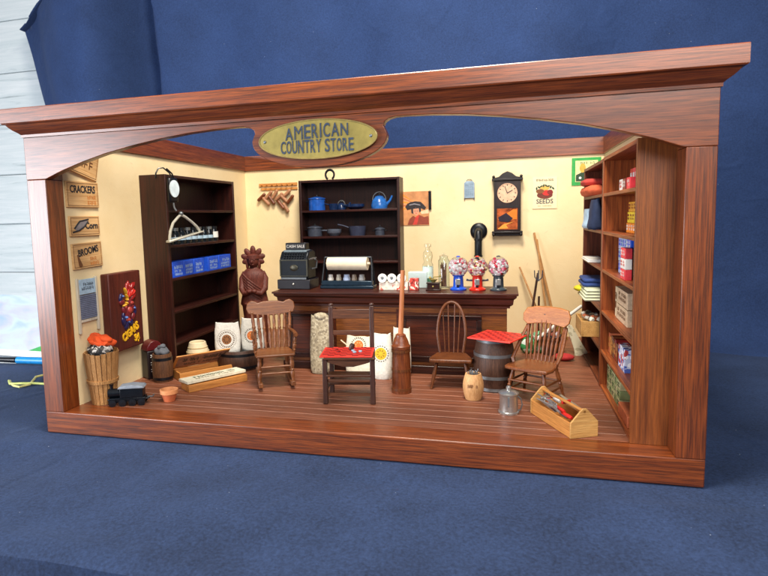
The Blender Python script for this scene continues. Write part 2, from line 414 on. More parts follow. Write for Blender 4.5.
so = bd.modifiers.new('s', 'SOLIDIFY'); so.thickness = .02
# whitewashed plank wall
m, nt, b = newmat('whitewash'); L = nt.links.new
v, _ = coords(nt, (.35, 1, 5)); n = N(nt, 'ShaderNodeTexNoise', i_Scale=1.6, i_Detail=8.0, i_Roughness=.65, i_Distortion=.6); L(v, n.inputs['Vector'])
L(ramp(nt, n.outputs['Fac'], [(.28, c('#8c989c')), (.40, c('#c0ccd0')), (.7, c('#d6dde0'))]), b.inputs['Base Color']); b.inputs['Roughness'].default_value = .6
pw = thing('plank_wall', 'whitewashed horizontal wooden planks behind the blue backdrop', 'wall', (0, 7.3, 0)); mb = MB()
for k in range(9): mb.box((-16, .0, -.05+k*1.32), (3, .12, 1.255+k*1.32))
mb.build('planks', m, pw, bevel=.02)
MB().box((-16, .121, -.05), (3, .2, 12)).build('backing', plain('gap_grey', '#9fb0b8', .8), pw)
# picture leaning at the left, marker, strings
m, nt, b = newmat('watercolour'); L = nt.links.new
v, _ = coords(nt, (.8, 1, 2.2), False); n = N(nt, 'ShaderNodeTexNoise', i_Scale=1.1, i_Detail=4.0, i_Distortion=.4); L(v, n.inputs['Vector'])
L(ramp(nt, n.outputs['Fac'], [(.3, c('#93abc4')), (.45, c('#b2c4d0')), (.55, c('#aeb2c8')), (.7, c('#84a8c6'))]), b.inputs['Base Color']); b.inputs['Roughness'].default_value = .35
pc = thing('picture', 'pale watercolour picture leaning behind the left corner of the room box', 'picture', (-3.7, 3.35, .0), rot=(R(-14), 0, R(-4)))
MB().box((-1.6, 0, .0), (1.5, .05, 1.2)).build('panel', m, pc)
MB().box((-1.62, -.02, .0), (1.5, .06, .12)).build('frame', Mwhite, pc, bevel=.01)
MB().prism([(.2, .125), (1.3, .125), (1.3, .5)], -.006, -.001).build('green_hill', Mgreen, pc)
mk = thing('marker_pen', 'blue marker pen with a black cap lying left of the room box', 'pen', (-3.15, 2.86, .07), rz=3)
MB().lathe([(.0, .0), (.065, .01), (.065, 1.15), (0, 1.16)], (-.12, 0, 0), 16, (1, 0, 0)).build('barrel', plain('cyan_plastic', '#1e86c8', .35), mk)
MB().lathe([(0, 0), (.045, .02), (.055, .4), (0, .41)], (-.54, 0, 0), 16, (1, 0, 0)).build('cap', Mblk2, mk)
MB().tube([(-2.43, 1.85, .0), (-2.25, 1.68, .02), (-2.07, 1.57, .02), (-1.92, 1.53, .02), (-1.85, 1.66, .03), (-2.0, 1.9, .03), (-2.13, 2.08, .02), (-2.05, 2.3, .02), (-1.5, 2.6, .02)], .018).build('string', plain('yellow_string', '#d8d48a', .6))
tag(bpy.data.objects['string'], 'pale yellow string curling on the cloth left of the room box', 'string')
MB().tube([(-2.4, 1.8, .02), (-2.2, 1.62, .03), (-1.95, 1.62, .05), (-1.8, 1.72, .03), (-1.6, 1.75, .02), (-1.2, 1.7, .02), (-.6, 1.8, .02)], .018).build('string', plain('green_string', '#c8d27a', .6))
tag(bpy.data.objects['string.001'], 'greenish yellow string running straight under the left post', 'string')

# ================================================================ room box
W = 7.2; WL = .2657; WR = .2476; HJ = 3.066; HT = 3.5526; PD = .276
rb = thing('room_box', 'large mahogany room box with an arched open front and a country store inside', 'room box')
MB().box((0, 0, 0), (W, .33, FZ)).build('sill', Wx, rb, bevel=.012)
MB().box((0.02, .333, 0), (W-.02, D+.1, FZ-.007)).build('base', Wstrip, rb)
mb = MB(); y = .336; rnd = random.Random(3)
while y < D-.02:
    x0 = WL+.002 if y > PD else 0; yy = min(y+.179, D-.002)
    mb.box((x0, y, FZ-.06), (7.098, yy, FZ-.002)); y += .196
mb.build('floor', Wfloor, rb, bevel=.002)
MB().box((0, .0, FZ), (WL, PD, HJ-.002)).build('post', Wz, rb, bevel=.008)
MB().box((W-WR, .0, FZ), (W, PD, HJ-.002)).build('post', Wz, rb, bevel=.008)
mb = MB()
mb.box((0, .104, HJ), (WL, PD, HT)); mb.build('post_head', Wz, rb)
MB().box((W-WR, .104, HJ), (W, PD, HT)).build('post_head', Wz, rb)
# header with the arch and the plaque's oval
pts = [(0, HT), (0, HJ), (WL, HJ)]
left = [(.29, 3.072), (.5, 3.15), (.8, 3.24), (1.1, 3.315), (1.47, 3.385), (1.8, 3.435), (2.14, 3.474), (2.45, 3.495), (2.70, 3.502), (2.80, 3.50), (2.87, 3.485), (2.915, 3.455), (2.925, 3.42), (2.905, 3.38), (2.89, 3.34)]
pts += left
cx, cz, ra, rb_ = 3.605, 3.325, .715, .275
for k in range(0, 25):
    t = math.pi+math.pi*k/24
    pts.append((cx+ra*math.cos(t), cz+rb_*math.sin(t)))
pts += [(2*cx-x, z) for x, z in reversed(left)]+[(W-WR, HJ), (W, HJ), (W, HT)]
# keep the outline monotone: drop duplicates
q = []
for p in pts:
    if not q or (abs(p[0]-q[-1][0])+abs(p[1]-q[-1][1])) > 1e-4: q.append(p)
MB().prism(q, 0, .1).build('header', Wx, rb, bevel=.006)
# cornice, mitred profile
prof = [(0, HT), (.012, HT+.0), (.014, HT+.03), (.035, HT+.05), (.07, HT+.075), (.10, HT+.105), (.118, HT+.13), (.145, HT+.138), (.155, HT+.15), (.155, 3.855), (.15, 3.862), (-.2, 3.862)]
mb = MB(); loops = []
for o_, z in prof:
    yb = .30
    loops.append([mb.bm.verts.new(p) for p in ((-o_ if o_ > -.1 else .2, yb, z), (-o_ if o_ > -.1 else .2, -o_ if o_ > -.1 else .2, z), (W+o_ if o_ > -.1 else W-.2, -o_ if o_ > -.1 else .2, z), (W+o_ if o_ > -.1 else W-.2, yb, z))])
for A, B in zip(loops, loops[1:]):
    for i in range(3): mb.bm.faces.new((A[i], A[i+1], B[i+1], B[i]))
MB.build(mb, 'cornice', Wx, rb, sharp=28)
MB().box((.012, .106, HT+.002), (W-.012, .298, 3.858)).build('cornice_backing', Wx, rb)
# walls and trims
MB().box((.1, PD+.002, FZ-.05), (WL, D, 3.52)).build('wall', Mcream, rb)
MB().box((.1, D+.001, FZ-.05), (7.22, D+.12, 3.52)).build('wall', Mcream, rb)
MB().box((7.1, PD+.002, FZ-.05), (7.22, D, 3.52)).build('wall', Mcream, rb)
MB().box((.08, PD+.03, 3.521), (WL+.03, D-.04, 3.815)).build('wall_trim', Wy, rb, bevel=.006)
MB().box((.08, D-.038, 3.521), (7.24, D+.14, 3.815)).build('wall_trim', Wx, rb, bevel=.006)
MB().box((7.07, PD+.03, 3.521), (7.24, D-.04, 3.815)).build('wall_trim', Wy, rb, bevel=.006)
# plaque
n = 48; el = [(.622*math.cos(2*math.pi*k/n)*(1 if True else 1), .192*math.sin(2*math.pi*k/n)) for k in range(n)]
pl = MB().prism(el, -.03, -.002).build('sign_plaque', Mbrass, rb, loc=(cx, 0, 3.325), bevel=.006)
mb = MB(); 
mb.tube([(1.0*x, -.03, 1.0*z) for x, z in el], .008, 6, True); mb.build('rim', plain('brass_rim', '#b8a468', .3, .6), pl)
def arc_text(s_, w_, zc, h, bow, name, mat, par, y=-.034, rise=0):
    """individual letters set on a gentle curve, joined to one mesh"""
    mb = MB(); rel = [dict(M=1.25, A=1.15, N=1.1, I=.5).get(ch, .95) if ch != ' ' else .45 for ch in s_]; tot = sum(rel); acc = 0
    for ch, q_ in zip(s_, rel):
        u = (acc+q_/2)/tot-.5; acc += q_
        if ch == ' ': continue
        cu = bpy.data.curves.new('t', 'FONT'); cu.body = ch; cu.size = 1; cu.extrude = .01; cu.align_x = 'CENTER'; cu.resolution_u = 3; cu.offset = .012 if ch not in 'M' else 0
        t = bpy.data.objects.new('t', cu); COL.objects.link(t); bpy.context.view_layer.update()
        me = bpy.data.meshes.new_from_object(t.evaluated_get(bpy.context.evaluated_depsgraph_get()))
        bpy.data.objects.remove(t); bpy.data.curves.remove(cu)
        xs = [v.co.x for v in me.vertices]; ys = [v.co.y for v in me.vertices]
        x = u*w_; hh = h*(1+bow*(1-4*u*u)); ww = w_*q_/tot*(.35 if ch == 'I' else .84)
        for v in me.vertices:
            X = (v.co.x-min(xs))/(max(xs)-min(xs))-.5; Z = (v.co.y-min(ys))/(max(ys)-min(ys))
            v.co = Vector((x+X*ww, y-v.co.z*.3, zc+rise*u+Z*hh))
        mb.bm.from_mesh(me)
    return mb.build(name, mat, par, sharp=30)
arc_text('AMERICAN', .68, .010, .112, .28, 'lettering', Msink, pl, rise=.02)
arc_text('COUNTRY STORE', .78, -.132, .125, .05, 'lettering', Msink, pl, rise=.0)
for sx in (-.56, .56): MB().ball((sx, -.032, 0), .016, (1, .5, 1)).build('screw', Msteel, pl)

# ================================================================ bookcases
def bookcase(label, loc, rz, w_, d_, h, shelves, mz, mx, near_mat=None, side_label=None, t=.05):
    o = thing('bookcase', label, 'bookcase', loc, rz)
    a = MB().box((0, 0, 0), (t, d_, h)).build('side_panel', mz, o, bevel=.005)
    b_ = MB().box((w_-t, 0, 0), (w_, d_, h)).build('side_panel', near_mat or mz, o, bevel=.005)
    if side_label: b_['label'] = side_label
    MB().box((t+.001, d_-.025, .01), (w_-t-.001, d_-.002, h-.01)).build('back_panel', mz, o)
    MB().box((t+.001, .002, h-.045), (w_-t-.001, d_-.026, h-.002)).build('top_panel', mx, o, bevel=.004)
    for z in shelves: MB().box((t+.001, .006, z-.04), (w_-t-.001, d_-.026, z)).build('shelf', mx, o, bevel=.004)
    MB().box((t+.001, .01, .002), (w_-t-.001, d_-.026, .03)).build('bottom_panel', mx, o)
    return o
LS = [2.71, 2.19, 1.70, 1.21, .73]
bookcase('dark espresso bookcase against the left wall behind the cigar sign', (.70, 1.80, FZ), 90, 2.2, .43, 2.955, [z-FZ for z in LS], Wesp, Wespx)
RS = [2.75, 2.28, 1.80, 1.27, .76]
bookcase('red brown bookcase nearest the right post, filled with red, yellow and blue packets', (6.62, 2.28, FZ), -90, 2.0, .46, 2.93, [z-FZ for z in RS], Wshelfz, Wshelf, Wgold, 'golden brown side panel', t=.045)
bookcase('red brown bookcase by the green poster, holding folded cloths and a crate', (6.62, 4.16, FZ), -90, 1.87, .46, 2.92, [z-FZ for z in RS], wood('deep_shelf_z', '#4a1e10', '#743820', 'z', 1, .45, .4), wood('deep_shelf_x', '#5a2612', '#8c4a2a', 'x', 1, .45, .4), t=.045)
BS = [2.68, 2.18, 1.70, 1.2]
bookcase('dark bookcase on the back wall holding blue enamel pots', (1.57, 5.0, FZ), 0, 1.97, .41, 2.99, [z-FZ for z in BS], wood('espresso2', '#1c0c0a', '#3c1c14', 'z', 1, .4, .35), Wespx)

# ================================================================ counter
ct = thing('counter', 'long dark panelled shop counter in front of the back wall', 'counter', (0, 0, 0))
CT = 1.45
MB().box((2.04, 2.36, CT-.03), (5.61, 3.2, CT)).build('countertop', Wctr, ct, bevel=.008)
mb = MB(); pr = [(2.38, CT-.032), (2.385, CT-.06), (2.42, CT-.09), (2.43, CT-.16), (2.47, CT-.19), (2.47, CT-.215)]
lp = [[mb.bm.verts.new(p) for p in ((2.06+(y_-2.38), 3.18, z), (2.06+(y_-2.38), y_, z), (5.59-(y_-2.38), y_, z), (5.59-(y_-2.38), 3.18, z))] for y_, z in pr]
for A, B in zip(lp, lp[1:]):
    for i in range(3): mb.bm.faces.new((A[i], A[i+1], B[i+1], B[i]))
mb.build('moulding', Wctr, ct, sharp=25)
MB().box((2.19, 2.50, FZ+.12), (5.46, 3.15, CT-.034)).build('body', Wctrf, ct)
MB().box((2.15, 2.455, FZ), (5.50, 3.17, FZ+.118)).build('plinth', Wdark, ct, bevel=.01)
for x0, x1 in ((2.24, 2.94), (3.98, 5.12)):
    MB().box((x0, 2.475, 1.06), (x1, 2.498, 1.10)).box((x0, 2.44, 1.10), (x1, 2.498, 1.125)).box((x0, 2.475, .44), (x1, 2.498, .50)).box((x0, 2.45, .50), (x1, 2.498, .525)).box((x0, 2.475, .526), (x0+.07, 2.498, 1.058)).box((x1-.07, 2.475, .526), (x1, 2.498, 1.058)).build('panel_frame', Wdark, ct, bevel=.006)
    MB().box((x0+.072, 2.49, .527), (x1-.072, 2.4985, 1.057)).build('panel', Wctr, ct)
MB().box((2.95, 2.47, .42), (3.0, 2.499, 1.2)).box((3.92, 2.47, .42), (3.97, 2.499, 1.2)).box((2.19, 2.485, 1.135), (5.46, 2.499, 1.15)).build('stile', Wctr, ct)

# ================================================================ chairs
def slat(mb, pts, y0, y1, lean=0, z0=0, cx_=0, bow=0):
    mb.prism(pts, y0, y1, 'y', lambda p: Vector((p.x, p.y+(p.z-z0)*lean+bow*(p.x-cx_)**2, p.z)))
SP = [(0, .010), (.08, .012), (.14, .016), (.18, .011), (.3, .016), (.4, .020), (.5, .014), (.54, .02), (.58, .014), (.72, .017), (.86, .012), (.9, .017), (.94, .011), (1, .010)]
LG = [(0, .016), (.05, .022), (.1, .017), (.2, .024), (.34, .03), (.42, .021), (.46, .03), (.5, .02), (.6, .028), (.75, .030), (.85, .022), (.9, .028), (1, .024)]
def crest(w_, h, amp, n=12):
    top = []; bot = []
    for i in range(n+1):
        u = -1+2*i/n
        top.append((u*w_/2, h*(.80+.20*math.cos(u*math.pi*1.0*1.6))+amp*(abs(u)**2)*.2))
        bot.append((u*w_*.47, h*.12*(1-abs(u)**2)*-1+.0))
    e = [(w_/2+.015, h*.55), (w_/2+.005, h*.2)]
    return top+e+bot[::-1]+[(-x, z) for x, z in e[::-1]]
def rocker():
    t = thing('rocking_chair', 'turned oak rocking chair with a scrolled top rail facing the front', 'rocking chair', (2.36, 1.62, FZ), 27)
    t.scale = (1.07, 1.07, 1.0)
    sw, sd, sz = .46, .44, .46
    MB().prism([(-.24, -.22), (.24, -.22), (.255, -.1), (.21, .2), (.1, .23), (-.1, .23), (-.21, .2), (-.255, -.1)], sz-.035, sz, 'z').build('seat', Woakx, t, bevel=.012)
    for sx in (-1, 1):
        MB().turned((sx*.21, -.2, .07), (sx*.2, -.17, sz-.03), LG).build('leg', Woak, t)
        MB().turned((sx*.19, .24, .07), (sx*.17, .17, sz-.03), LG).build('leg', Woak, t)
        pts = []; y_ = -.34
        for k in range(13):
            y_ = -.34+k*.8/12; pts.append((sx*.2, y_, .035+.30*(y_-.02)**2))
        mb = MB()
        prs = [(p[1], p[2]+.04) for p in pts]+[(p[1], p[2]-.02) for p in reversed(pts)]
        mb.prism(prs, sx*.2-.026, sx*.2+.026, 'x').build('rocker', Woak, t, bevel=.006)
        MB().turned((sx*.215, .2, sz), (sx*.255, .35, sz+.54), [(a, r_*1.4) for a, r_ in SP]).build('back_post', Woak, t)
        arm = MB(); arm.tube([(sx*.225, .25, sz+.25), (sx*.26, .1, sz+.255), (sx*.27, -.08, sz+.25), (sx*.27, -.17, sz+.245)], [.018, .02, .024, .028], 10)
        arm.turned((sx*.245, -.12, sz), (sx*.265, -.12, sz+.24), [(a, r_*1.2) for a, r_ in SP]); arm.rod((sx*.245, .02, sz), (sx*.262, .02, sz+.24), .011); arm.build('arm', Woak, t)
        MB().turned((sx*.205, -.185, .22), (sx*.185, .2, .22), [(0, .01), (.5, .017), (1, .01)]).build('stretcher', Woak, t)
    for zz in (.2, .29): MB().turned((-.205, -.19, zz), (.205, -.19, zz), [(0, .01), (.3, .018), (.5, .012), (.7, .018), (1, .01)]).build('stretcher', Woakx, t)
    for k in range(6):
        x = -.15+k*.06; MB().turned((x, .2, sz), (x*1.2, .34, sz+.50), [(a_, q_*1.25) for a_, q_ in SP], 10).build('spindle', Woak, t)
    CR = [(-.30, .02), (-.325, .09), (-.31, .165), (-.26, .20), (-.21, .19), (-.17, .165), (-.1, .185), (0, .19), (.1, .185), (.17, .165), (.21, .19), (.26, .20), (.31, .165), (.325, .09), (.30, .02), (.2, -.0), (.1, -.01), (0, -.015), (-.1, -.01), (-.2, .0)]
    mb = MB(); cr = [(x, z+sz+.46) for x, z in CR]
    slat(mb, cr, .315, .35, .2, sz+.46); mb.build('top_rail', Woakx, t, bevel=.01)
    return t
rocker()
def ladderchair():
    t = thing('step_chair', 'dark ladder back step chair with a red checkerboard on its seat', 'chair', (3.57, 1.16, FZ), 9)
    sz = .59; fw = .29
    for sx in (-1, 1):
        MB().box((sx*fw-.03, -.235, 0), (sx*fw+.03, -.175, sz-.03)).build('leg', Wwal, t, bevel=.008)
        mb = MB(); mb.box((sx*.262-.028, .18, 0), (sx*.262+.028, .235, 1.14), (R(-4), 0, 0), (sx*.262, .2, sz)); mb.ball((sx*.262, .25, 1.155), .032, (1, 1, .8)); mb.build('back_post', Wwal, t, bevel=.008)
        MB().box((sx*fw-.012, -.17, .14), (sx*fw+.012, .17, .17)).build('stretcher', Wwal, t)
    mb = MB(); mb.prism([(-.30, -.27), (.33, -.27), (.30, .2), (-.28, .2)], sz-.03, sz, 'z'); mb.build('seat', Wwalx, t, bevel=.01)
    mb = MB(); ap = [(-.26, sz-.03), (.26, sz-.03), (.26, sz-.07), (.16, sz-.10), (.06, sz-.125), (-.06, sz-.125), (-.16, sz-.10), (-.26, sz-.07)]
    mb.prism(ap, -.225, -.20).build('apron', Wwalx, t, bevel=.004)
    MB().box((-.27, -.24, .34), (.27, -.06, .37)).build('step', Wwalx, t, bevel=.008)
    MB().box((-.27, -.05, .19), (.27, .2, .22)).box((-.26, -.225, .27), (.26, -.2, .31)).build('step', Wwalx, t, bevel=.008)
    MB().box((-.26, -.22, .1), (.26, -.195, .14)).build('stretcher', Wwalx, t)
    for z0, h in ((.98, .12), (.77, .06)):
        mb = MB(); slat(mb, [(-.24, z0), (.24, z0), (.24, z0+h), (-.24, z0+h)], .185, .21, .07, sz); mb.build('back_slat', Wwalx, t, bevel=.006)
    return t
ladderchair()
def windsor():
    t = thing('hoop_back_chair', 'brown hoop back chair with four thin spindles left of the barrel', 'chair', (4.74, 1.98, FZ), 3)
    sz = .40
    MB().prism([(-.27, -.24), (.27, -.24), (.28, -.12), (.2, .18), (.08, .22), (-.08, .22), (-.2, .18), (-.28, -.12)], sz-.05, sz, 'z').build('seat', Wwin, t, bevel=.016)
    for sx, sy in ((-1, -1), (1, -1), (1, 1), (-1, 1)):
        MB().turned((sx*.25, sy*.22 + (.02 if sy > 0 else 0), 0), (sx*.18, sy*.15, sz-.04), [(0, .016), (.2, .02), (.5, .027), (.8, .02), (1, .017)]).build('leg', Wwin, t)
    pts = []
    for k in range(25):
        a = math.pi*k/24; x = -.19*math.cos(a)*(1.0+.06*math.sin(a)); z = sz+.12+(.56)*math.sin(a)**.75 if 0 < k < 24 else sz
        pts.append((x*(1.0 if 0 < k < 24 else .82), .17+(z-sz)*.16, z))
    MB().tube(pts, .021, 8).build('hoop', Wwin, t)
    for x in (-.105, -.04, .04, .105):
        zt = sz+.12+.56*max(0, 1-(x/.2)**2)**.375; MB().rod((x*.8, .17, sz), (x*1.15, .17+(zt-sz)*.16, zt), .010, .008, 8).build('spindle', Wwin, t)
    MB().rod((-.2, -.17, .17), (.2, -.17, .17), .012).rod((-.21, .17, .15), (.21, .17, .15), .012).build('stretcher', Wwin, t)
    return t
windsor()
def armchair():
    t = thing('press_back_armchair', 'press back wooden armchair standing right of the barrel with a checkerboard', 'armchair', (5.79, 1.62, FZ), -28)
    sz = .42
    MB().prism([(-.27, -.26), (-.14, -.285), (.14, -.285), (.27, -.26), (.29, -.12), (.22, .19), (.1, .22), (-.1, .22), (-.22, .19), (-.29, -.12)], sz-.045, sz, 'z').build('seat', Warm, t, bevel=.015)
    for sx, sy in ((-1, -1), (1, -1), (1, 1), (-1, 1)):
        MB().turned((sx*.26, sy*.25, 0), (sx*.19, sy*.17, sz-.04), [(a, r_*.85) for a, r_ in LG]).build('leg', Warm, t)
    for zz in (.14, .24):
        MB().turned((-.235, -.225, zz), (.235, -.225, zz), [(0, .01), (.5, .018), (1, .01)]).build('stretcher', Warm, t)
        for sx in (-1, 1): MB().turned((sx*.235, -.22, zz-.02), (sx*.235, .22, zz-.02), [(0, .01), (.5, .016), (1, .01)]).build('stretcher', Warm, t)
    MB().rod((-.23, .22, .2), (.23, .22, .2), .013).build('stretcher', Warm, t)
    for sx in (-1, 1):
        MB().turned((sx*.2, .18, sz), (sx*.25, .36, sz+.56), [(a, r_*1.25) for a, r_ in SP]).build('back_post', Warm, t)
        # bent arm sweeping from the back post down to the seat's side
        pts = [(sx*.25, .33, sz+.42), (sx*.275, .2, sz+.26), (sx*.29, .08, sz+.12), (sx*.285, -.02, sz+.04), (sx*.26, -.03, sz-.02)]
        MB().tube(pts, [.02, .024, .024, .022, .018], 8).build('arm', Warm, t)
    for k in range(7):
        x = -.15+k*.05; MB().turned((x, .19, sz), (x*1.2, .33, sz+.50), SP, 10).build('spindle', Warm, t)
    mb = MB(); o_ = [(-.30, .02), (-.31, .1), (-.27, .175), (-.15, .20), (0, .205), (.15, .20), (.27, .175), (.31, .1), (.30, .02), (.24, -.03), (.1, -.01), (0, 0), (-.1, -.01), (-.24, -.03)]
    slat(mb, [(x, z+sz+.46) for x, z in o_], .31, .345, .3, sz+.46, 0, -.35)
    tr = mb.build('top_rail', Wcrest, t, bevel=.01)
    for sx in (-.025, .025): MB().ball((sx, .337, sz+.565), .02, (1.2, .25, .5)).build('slot', Mink, tr)
    return t
armchair()

# ================================================================ checkerboards and pipe
def board(label, loc, rz, s_, rot=None):
    o = thing('checkerboard', label, 'checkerboard', loc, rz)
    MB().box((-s_, -s_, 0), (s_, s_, .018)).build('panel', plain('board_red', '#e03a2c', .45), o, bevel=.004)
    mb = MB(); k = 8; q_ = s_*2*.92/k
    for i in range(k):
        for j in range(k):
            if (i+j) % 2: mb.box((-s_*.92+i*q_, -s_*.92+j*q_, .018), (-s_*.92+(i+1)*q_, -s_*.92+(j+1)*q_, .0205))
    mb.build('dark_squares', plain('faded_dark_red', '#98201a', .45), o)
    return o
board('red checkerboard balanced on top of the dark barrel', (5.35, 1.88, .955), 66+0, .29)
o = board('red checkerboard lying on the seat of the ladder back chair', (3.55, 1.13, FZ+.592), 9, .25); o.scale = (1.28, 1.0, 1)
pp = thing('corncob_pipe', 'dark corncob pipe lying on the checkerboard of the ladder back chair', 'pipe', (3.58, 1.2, FZ+.65), 20)
MB().lathe([(0, -.03), (.03, -.025), (.036, .02), (.026, .045), (.02, .02), (0, .0)], (0, 0, 0), 12, (.4, -.2, 1)).build('bowl', Wwal, pp)
MB().tube([(0, 0, 0), (-.06, .02, .03), (-.13, .04, .09)], .008).build('stem', Mcrock, pp)
ck = None
rn = random.Random(5); chk_mat = [Mredd, Mcyan, Mbluecard]
for i, (dx, dy) in enumerate([(.10, -.05), (.16, .0), (.06, .03), (-.1, -.06), (-.16, .05)]):
    m_ = Mcyan if i < 3 else Mredd
    o = MB().lathe([(0, 0), (.022, 0), (.022, .012), (0, .012)], n=14).build('checker_piece', m_, loc=(3.55+dx, 1.13+dy, FZ+.614))
    tag(o, ['pale checker between the other two on the chair seat checkerboard', 'rightmost pale checker on the chair seat checkerboard', 'pale checker nearest the corncob pipe on the chair seat', 'dark red checker nearest the front edge of the chair seat', 'dark red checker by the left back post of the ladder back chair'][i], 'checker', 'pale checkers on the chair board' if i < 3 else 'red checkers on the chair board')

# ================================================================ floor objects
# butter churn
t = thing('butter_churn', 'tall wooden butter churn with its dasher staff upright', 'butter churn', (4.14, 1.56, FZ))
MB().lathe([(0, 0), (.128, 0), (.130, .04), (.122, .05), (.124, .2), (.120, .42), (.114, .58), (.0, .58)], n=28).build('body', Wchurn, t)
MB().lathe([(.112, .575), (.122, .575), (.124, .61), (.108, .625), (.10, .66), (.085, .70), (.068, .73), (.066, .75), (.045, .765), (.0, .77)], n=28).build('lid', Wchurn, t)
for z in (.05, .30, .545): MB().lathe([(.118, z-.014), (.132-.016*z, z-.014), (.132-.016*z, z+.018), (.112, z+.018)], n=28).build('hoop', Wwin, t)
MB().rod((0, 0, .74), (.04, 0, 1.58), .034, .028, 14).build('staff', Wstaff, t)
# barrel under checkerboard
def barrel(t, r0, r1, h, m_, hoops, hm, n=28, open_=0):
    pf = [(0, 0), (r0, 0)]+[(r0+(r1-r0)*math.sin(math.pi*k/10), h*k/10) for k in range(1, 10)]+[(r0, h)]
    pf += [(r0-.02, h), (r0-.02, h-.05), (0, h-.05)]
    MB().lathe(pf, n=n).build('body', m_, t)
    for z in hoops:
        f = r0+(r1-r0)*math.sin(math.pi*z/h)+.006
        MB().lathe([(f-.012, z-.02), (f, z-.02), (f, z+.02), (f-.012, z+.02)], n=n).build('hoop', hm, t)
t = thing('barrel', 'dark wooden barrel with steel hoops under the red checkerboard', 'barrel', (5.30, 1.93, FZ))
barrel(t, .215, .265, .685, Wbar, (.03, .19, .47, .655), Msteel)
# nail keg
t = thing('nail_keg', 'small pale keg filled with dark nails before the barrel', 'keg', (5.06, 1.43, FZ))
barrel(t, .095, .128, .32, Wkeg, (), Msteel)
scribble(5, .04, Mbrown, t, (0, -.1295, .19))
mb = MB(); rn = random.Random(2)
for k in range(26):
    a = rn.random()*6.28; r_ = rn.random()*.075; p = Vector((r_*math.cos(a), r_*math.sin(a), .26)); d = Vector((rn.uniform(-.5, .5), rn.uniform(-.5, .5), 1)).normalized()
    mb.rod(p, p+d*rn.uniform(.06, .11), .005, .006, 5)
mb.build('nails', Msteel, t)
# tin pail
t = thing('tin_pail', 'small silver milk pail with a lid on the floor before the armchair', 'pail', (5.48, .99, FZ))
MB().lathe([(0, 0), (.115, 0), (.118, .02), (.105, .03), (.1, .2), (.108, .215), (.1, .22)], n=28).build('body', Msilver, t)
MB().lathe([(.112, .22), (.115, .235), (.09, .25), (.05, .262), (.03, .264), (.03, .30), (.018, .315), (0, .315)], n=28).build('lid', Msilver, t)
MB().tube([(.1, 0, .2), (.135, 0, .17), (.15, .0, .1), (.13, 0, .04), (.1, 0, .03)], .008, 6).build('handle', Msteel, t)
MB().box((-.01, -.128, .1), (.01, -.1, .2)).build('latch', Msteel, t)
# toolbox
ang = math.degrees(math.atan2(.76, -.37))
t = thing('toolbox', 'open wooden toolbox full of small tools at the right front', 'toolbox', (6.08, .29, FZ), ang)
Lh, Wd = .82, .30   # local x = long axis (to the back left), local y = to the left of it: box lies on -y side
mb = MB(); mb.box((.012, -.02, .0), (Lh-.012, -.0, .155)); mb.build('side', Wpine, t, bevel=.004)
MB().box((.012, -Wd, .0), (Lh-.012, -Wd+.02, .155)).build('side', Wpine, t, bevel=.004)
MB().box((.012, -Wd+.021, .0), (Lh-.012, -.021, .02)).build('bottom', Wpine, t)
for x0 in (0, Lh-.02):
    MB().prism([(0.003, 0), (.003, .16), (-.10, .27), (-.13, .30), (-.17, .30), (-.20, .27), (-Wd-.003, .16), (-Wd-.003, 0)], x0, x0+.02, 'x').build('end_panel', Wpiney, t, bevel=.004)
MB().rod((.0, -.15, .268), (Lh, -.15, .268), .016, n=12).build('handle', Wpine, t)
# tools, each a thing
def at_local(t_, p): 
    a = t_.rotation_euler.z; return (t_.location.x+p[0]*math.cos(a)-p[1]*math.sin(a), t_.location.y+p[0]*math.sin(a)+p[1]*math.cos(a), t_.location.z+p[2])
def tool(kind, p, rz, tilt, label, hm, mm, l=.3):
    o = thing(kind, label, 'tool', at_local(t, (p[0], p[1], p[2]+.025)), rot=(0, R(tilt), t.rotation_euler.z+R(rz)))
    MB().turned((0, 0, 0), (l*.42, 0, 0), [(0, .016), (.2, .022), (.8, .018), (1, .012)], 10).build('handle', hm, o)
    if kind == 'hammer': MB().rod((l*.42, 0, 0), (l*.95, 0, 0), .01).box((l*.9, -.06, -.018), (l*.98, .05, .018)).build('head', mm, o, bevel=.004)
    elif kind == 'saw': MB().prism([(l*.4, -.03), (l*1.2, -.012), (l*1.2, .012), (l*.4, .045)], -.003, .003, 'z').build('blade', mm, o)
    elif kind == 'pliers': MB().tube([(l*.4, 0, 0), (l*.6, .02, 0), (l*.75, .0, 0), (l*.92, .012, 0)], .012).tube([(0, .05, 0), (l*.4, .045, 0), (l*.6, -.015, 0), (l*.92, -.008, 0)], .012).build('jaws', mm, o)
    else: MB().rod((l*.42, 0, 0), (l, 0, 0), .009, .006).build('shaft', mm, o)
tool('screwdriver', (.10, -.07, .15), 4, -3, 'red handled screwdriver nearest the front end of the toolbox', Mred, Msilver, .42)
tool('pliers', (.22, -.06, .175), -3, -4, 'red handled pliers along the left side of the toolbox', Mred, Msilver, .38)
tool('hammer', (.30, -.10, .15), 5, -8, 'steel hammer in the middle of the toolbox', Mblk2, Msilver, .36)
tool('saw', (.06, -.24, .17), -3, -4, 'small saw with a pale handle at the right side of the toolbox', Wpine, Msilver, .5)
tool('hammer', (.12, -.23, .19), 10, -6, 'red mallet lying over the right edge of the toolbox', Mredd, Mred, .3)
tool('chisel', (.48, -.12, .16), 12, -9, 'white handled chisel at the far end of the toolbox', Mwhite, Msteel, .3)
tool('screwdriver', (.42, -.07, .16), -8, -5, 'red screwdriver by the far left corner of the toolbox', Mredd, Msteel, .26)

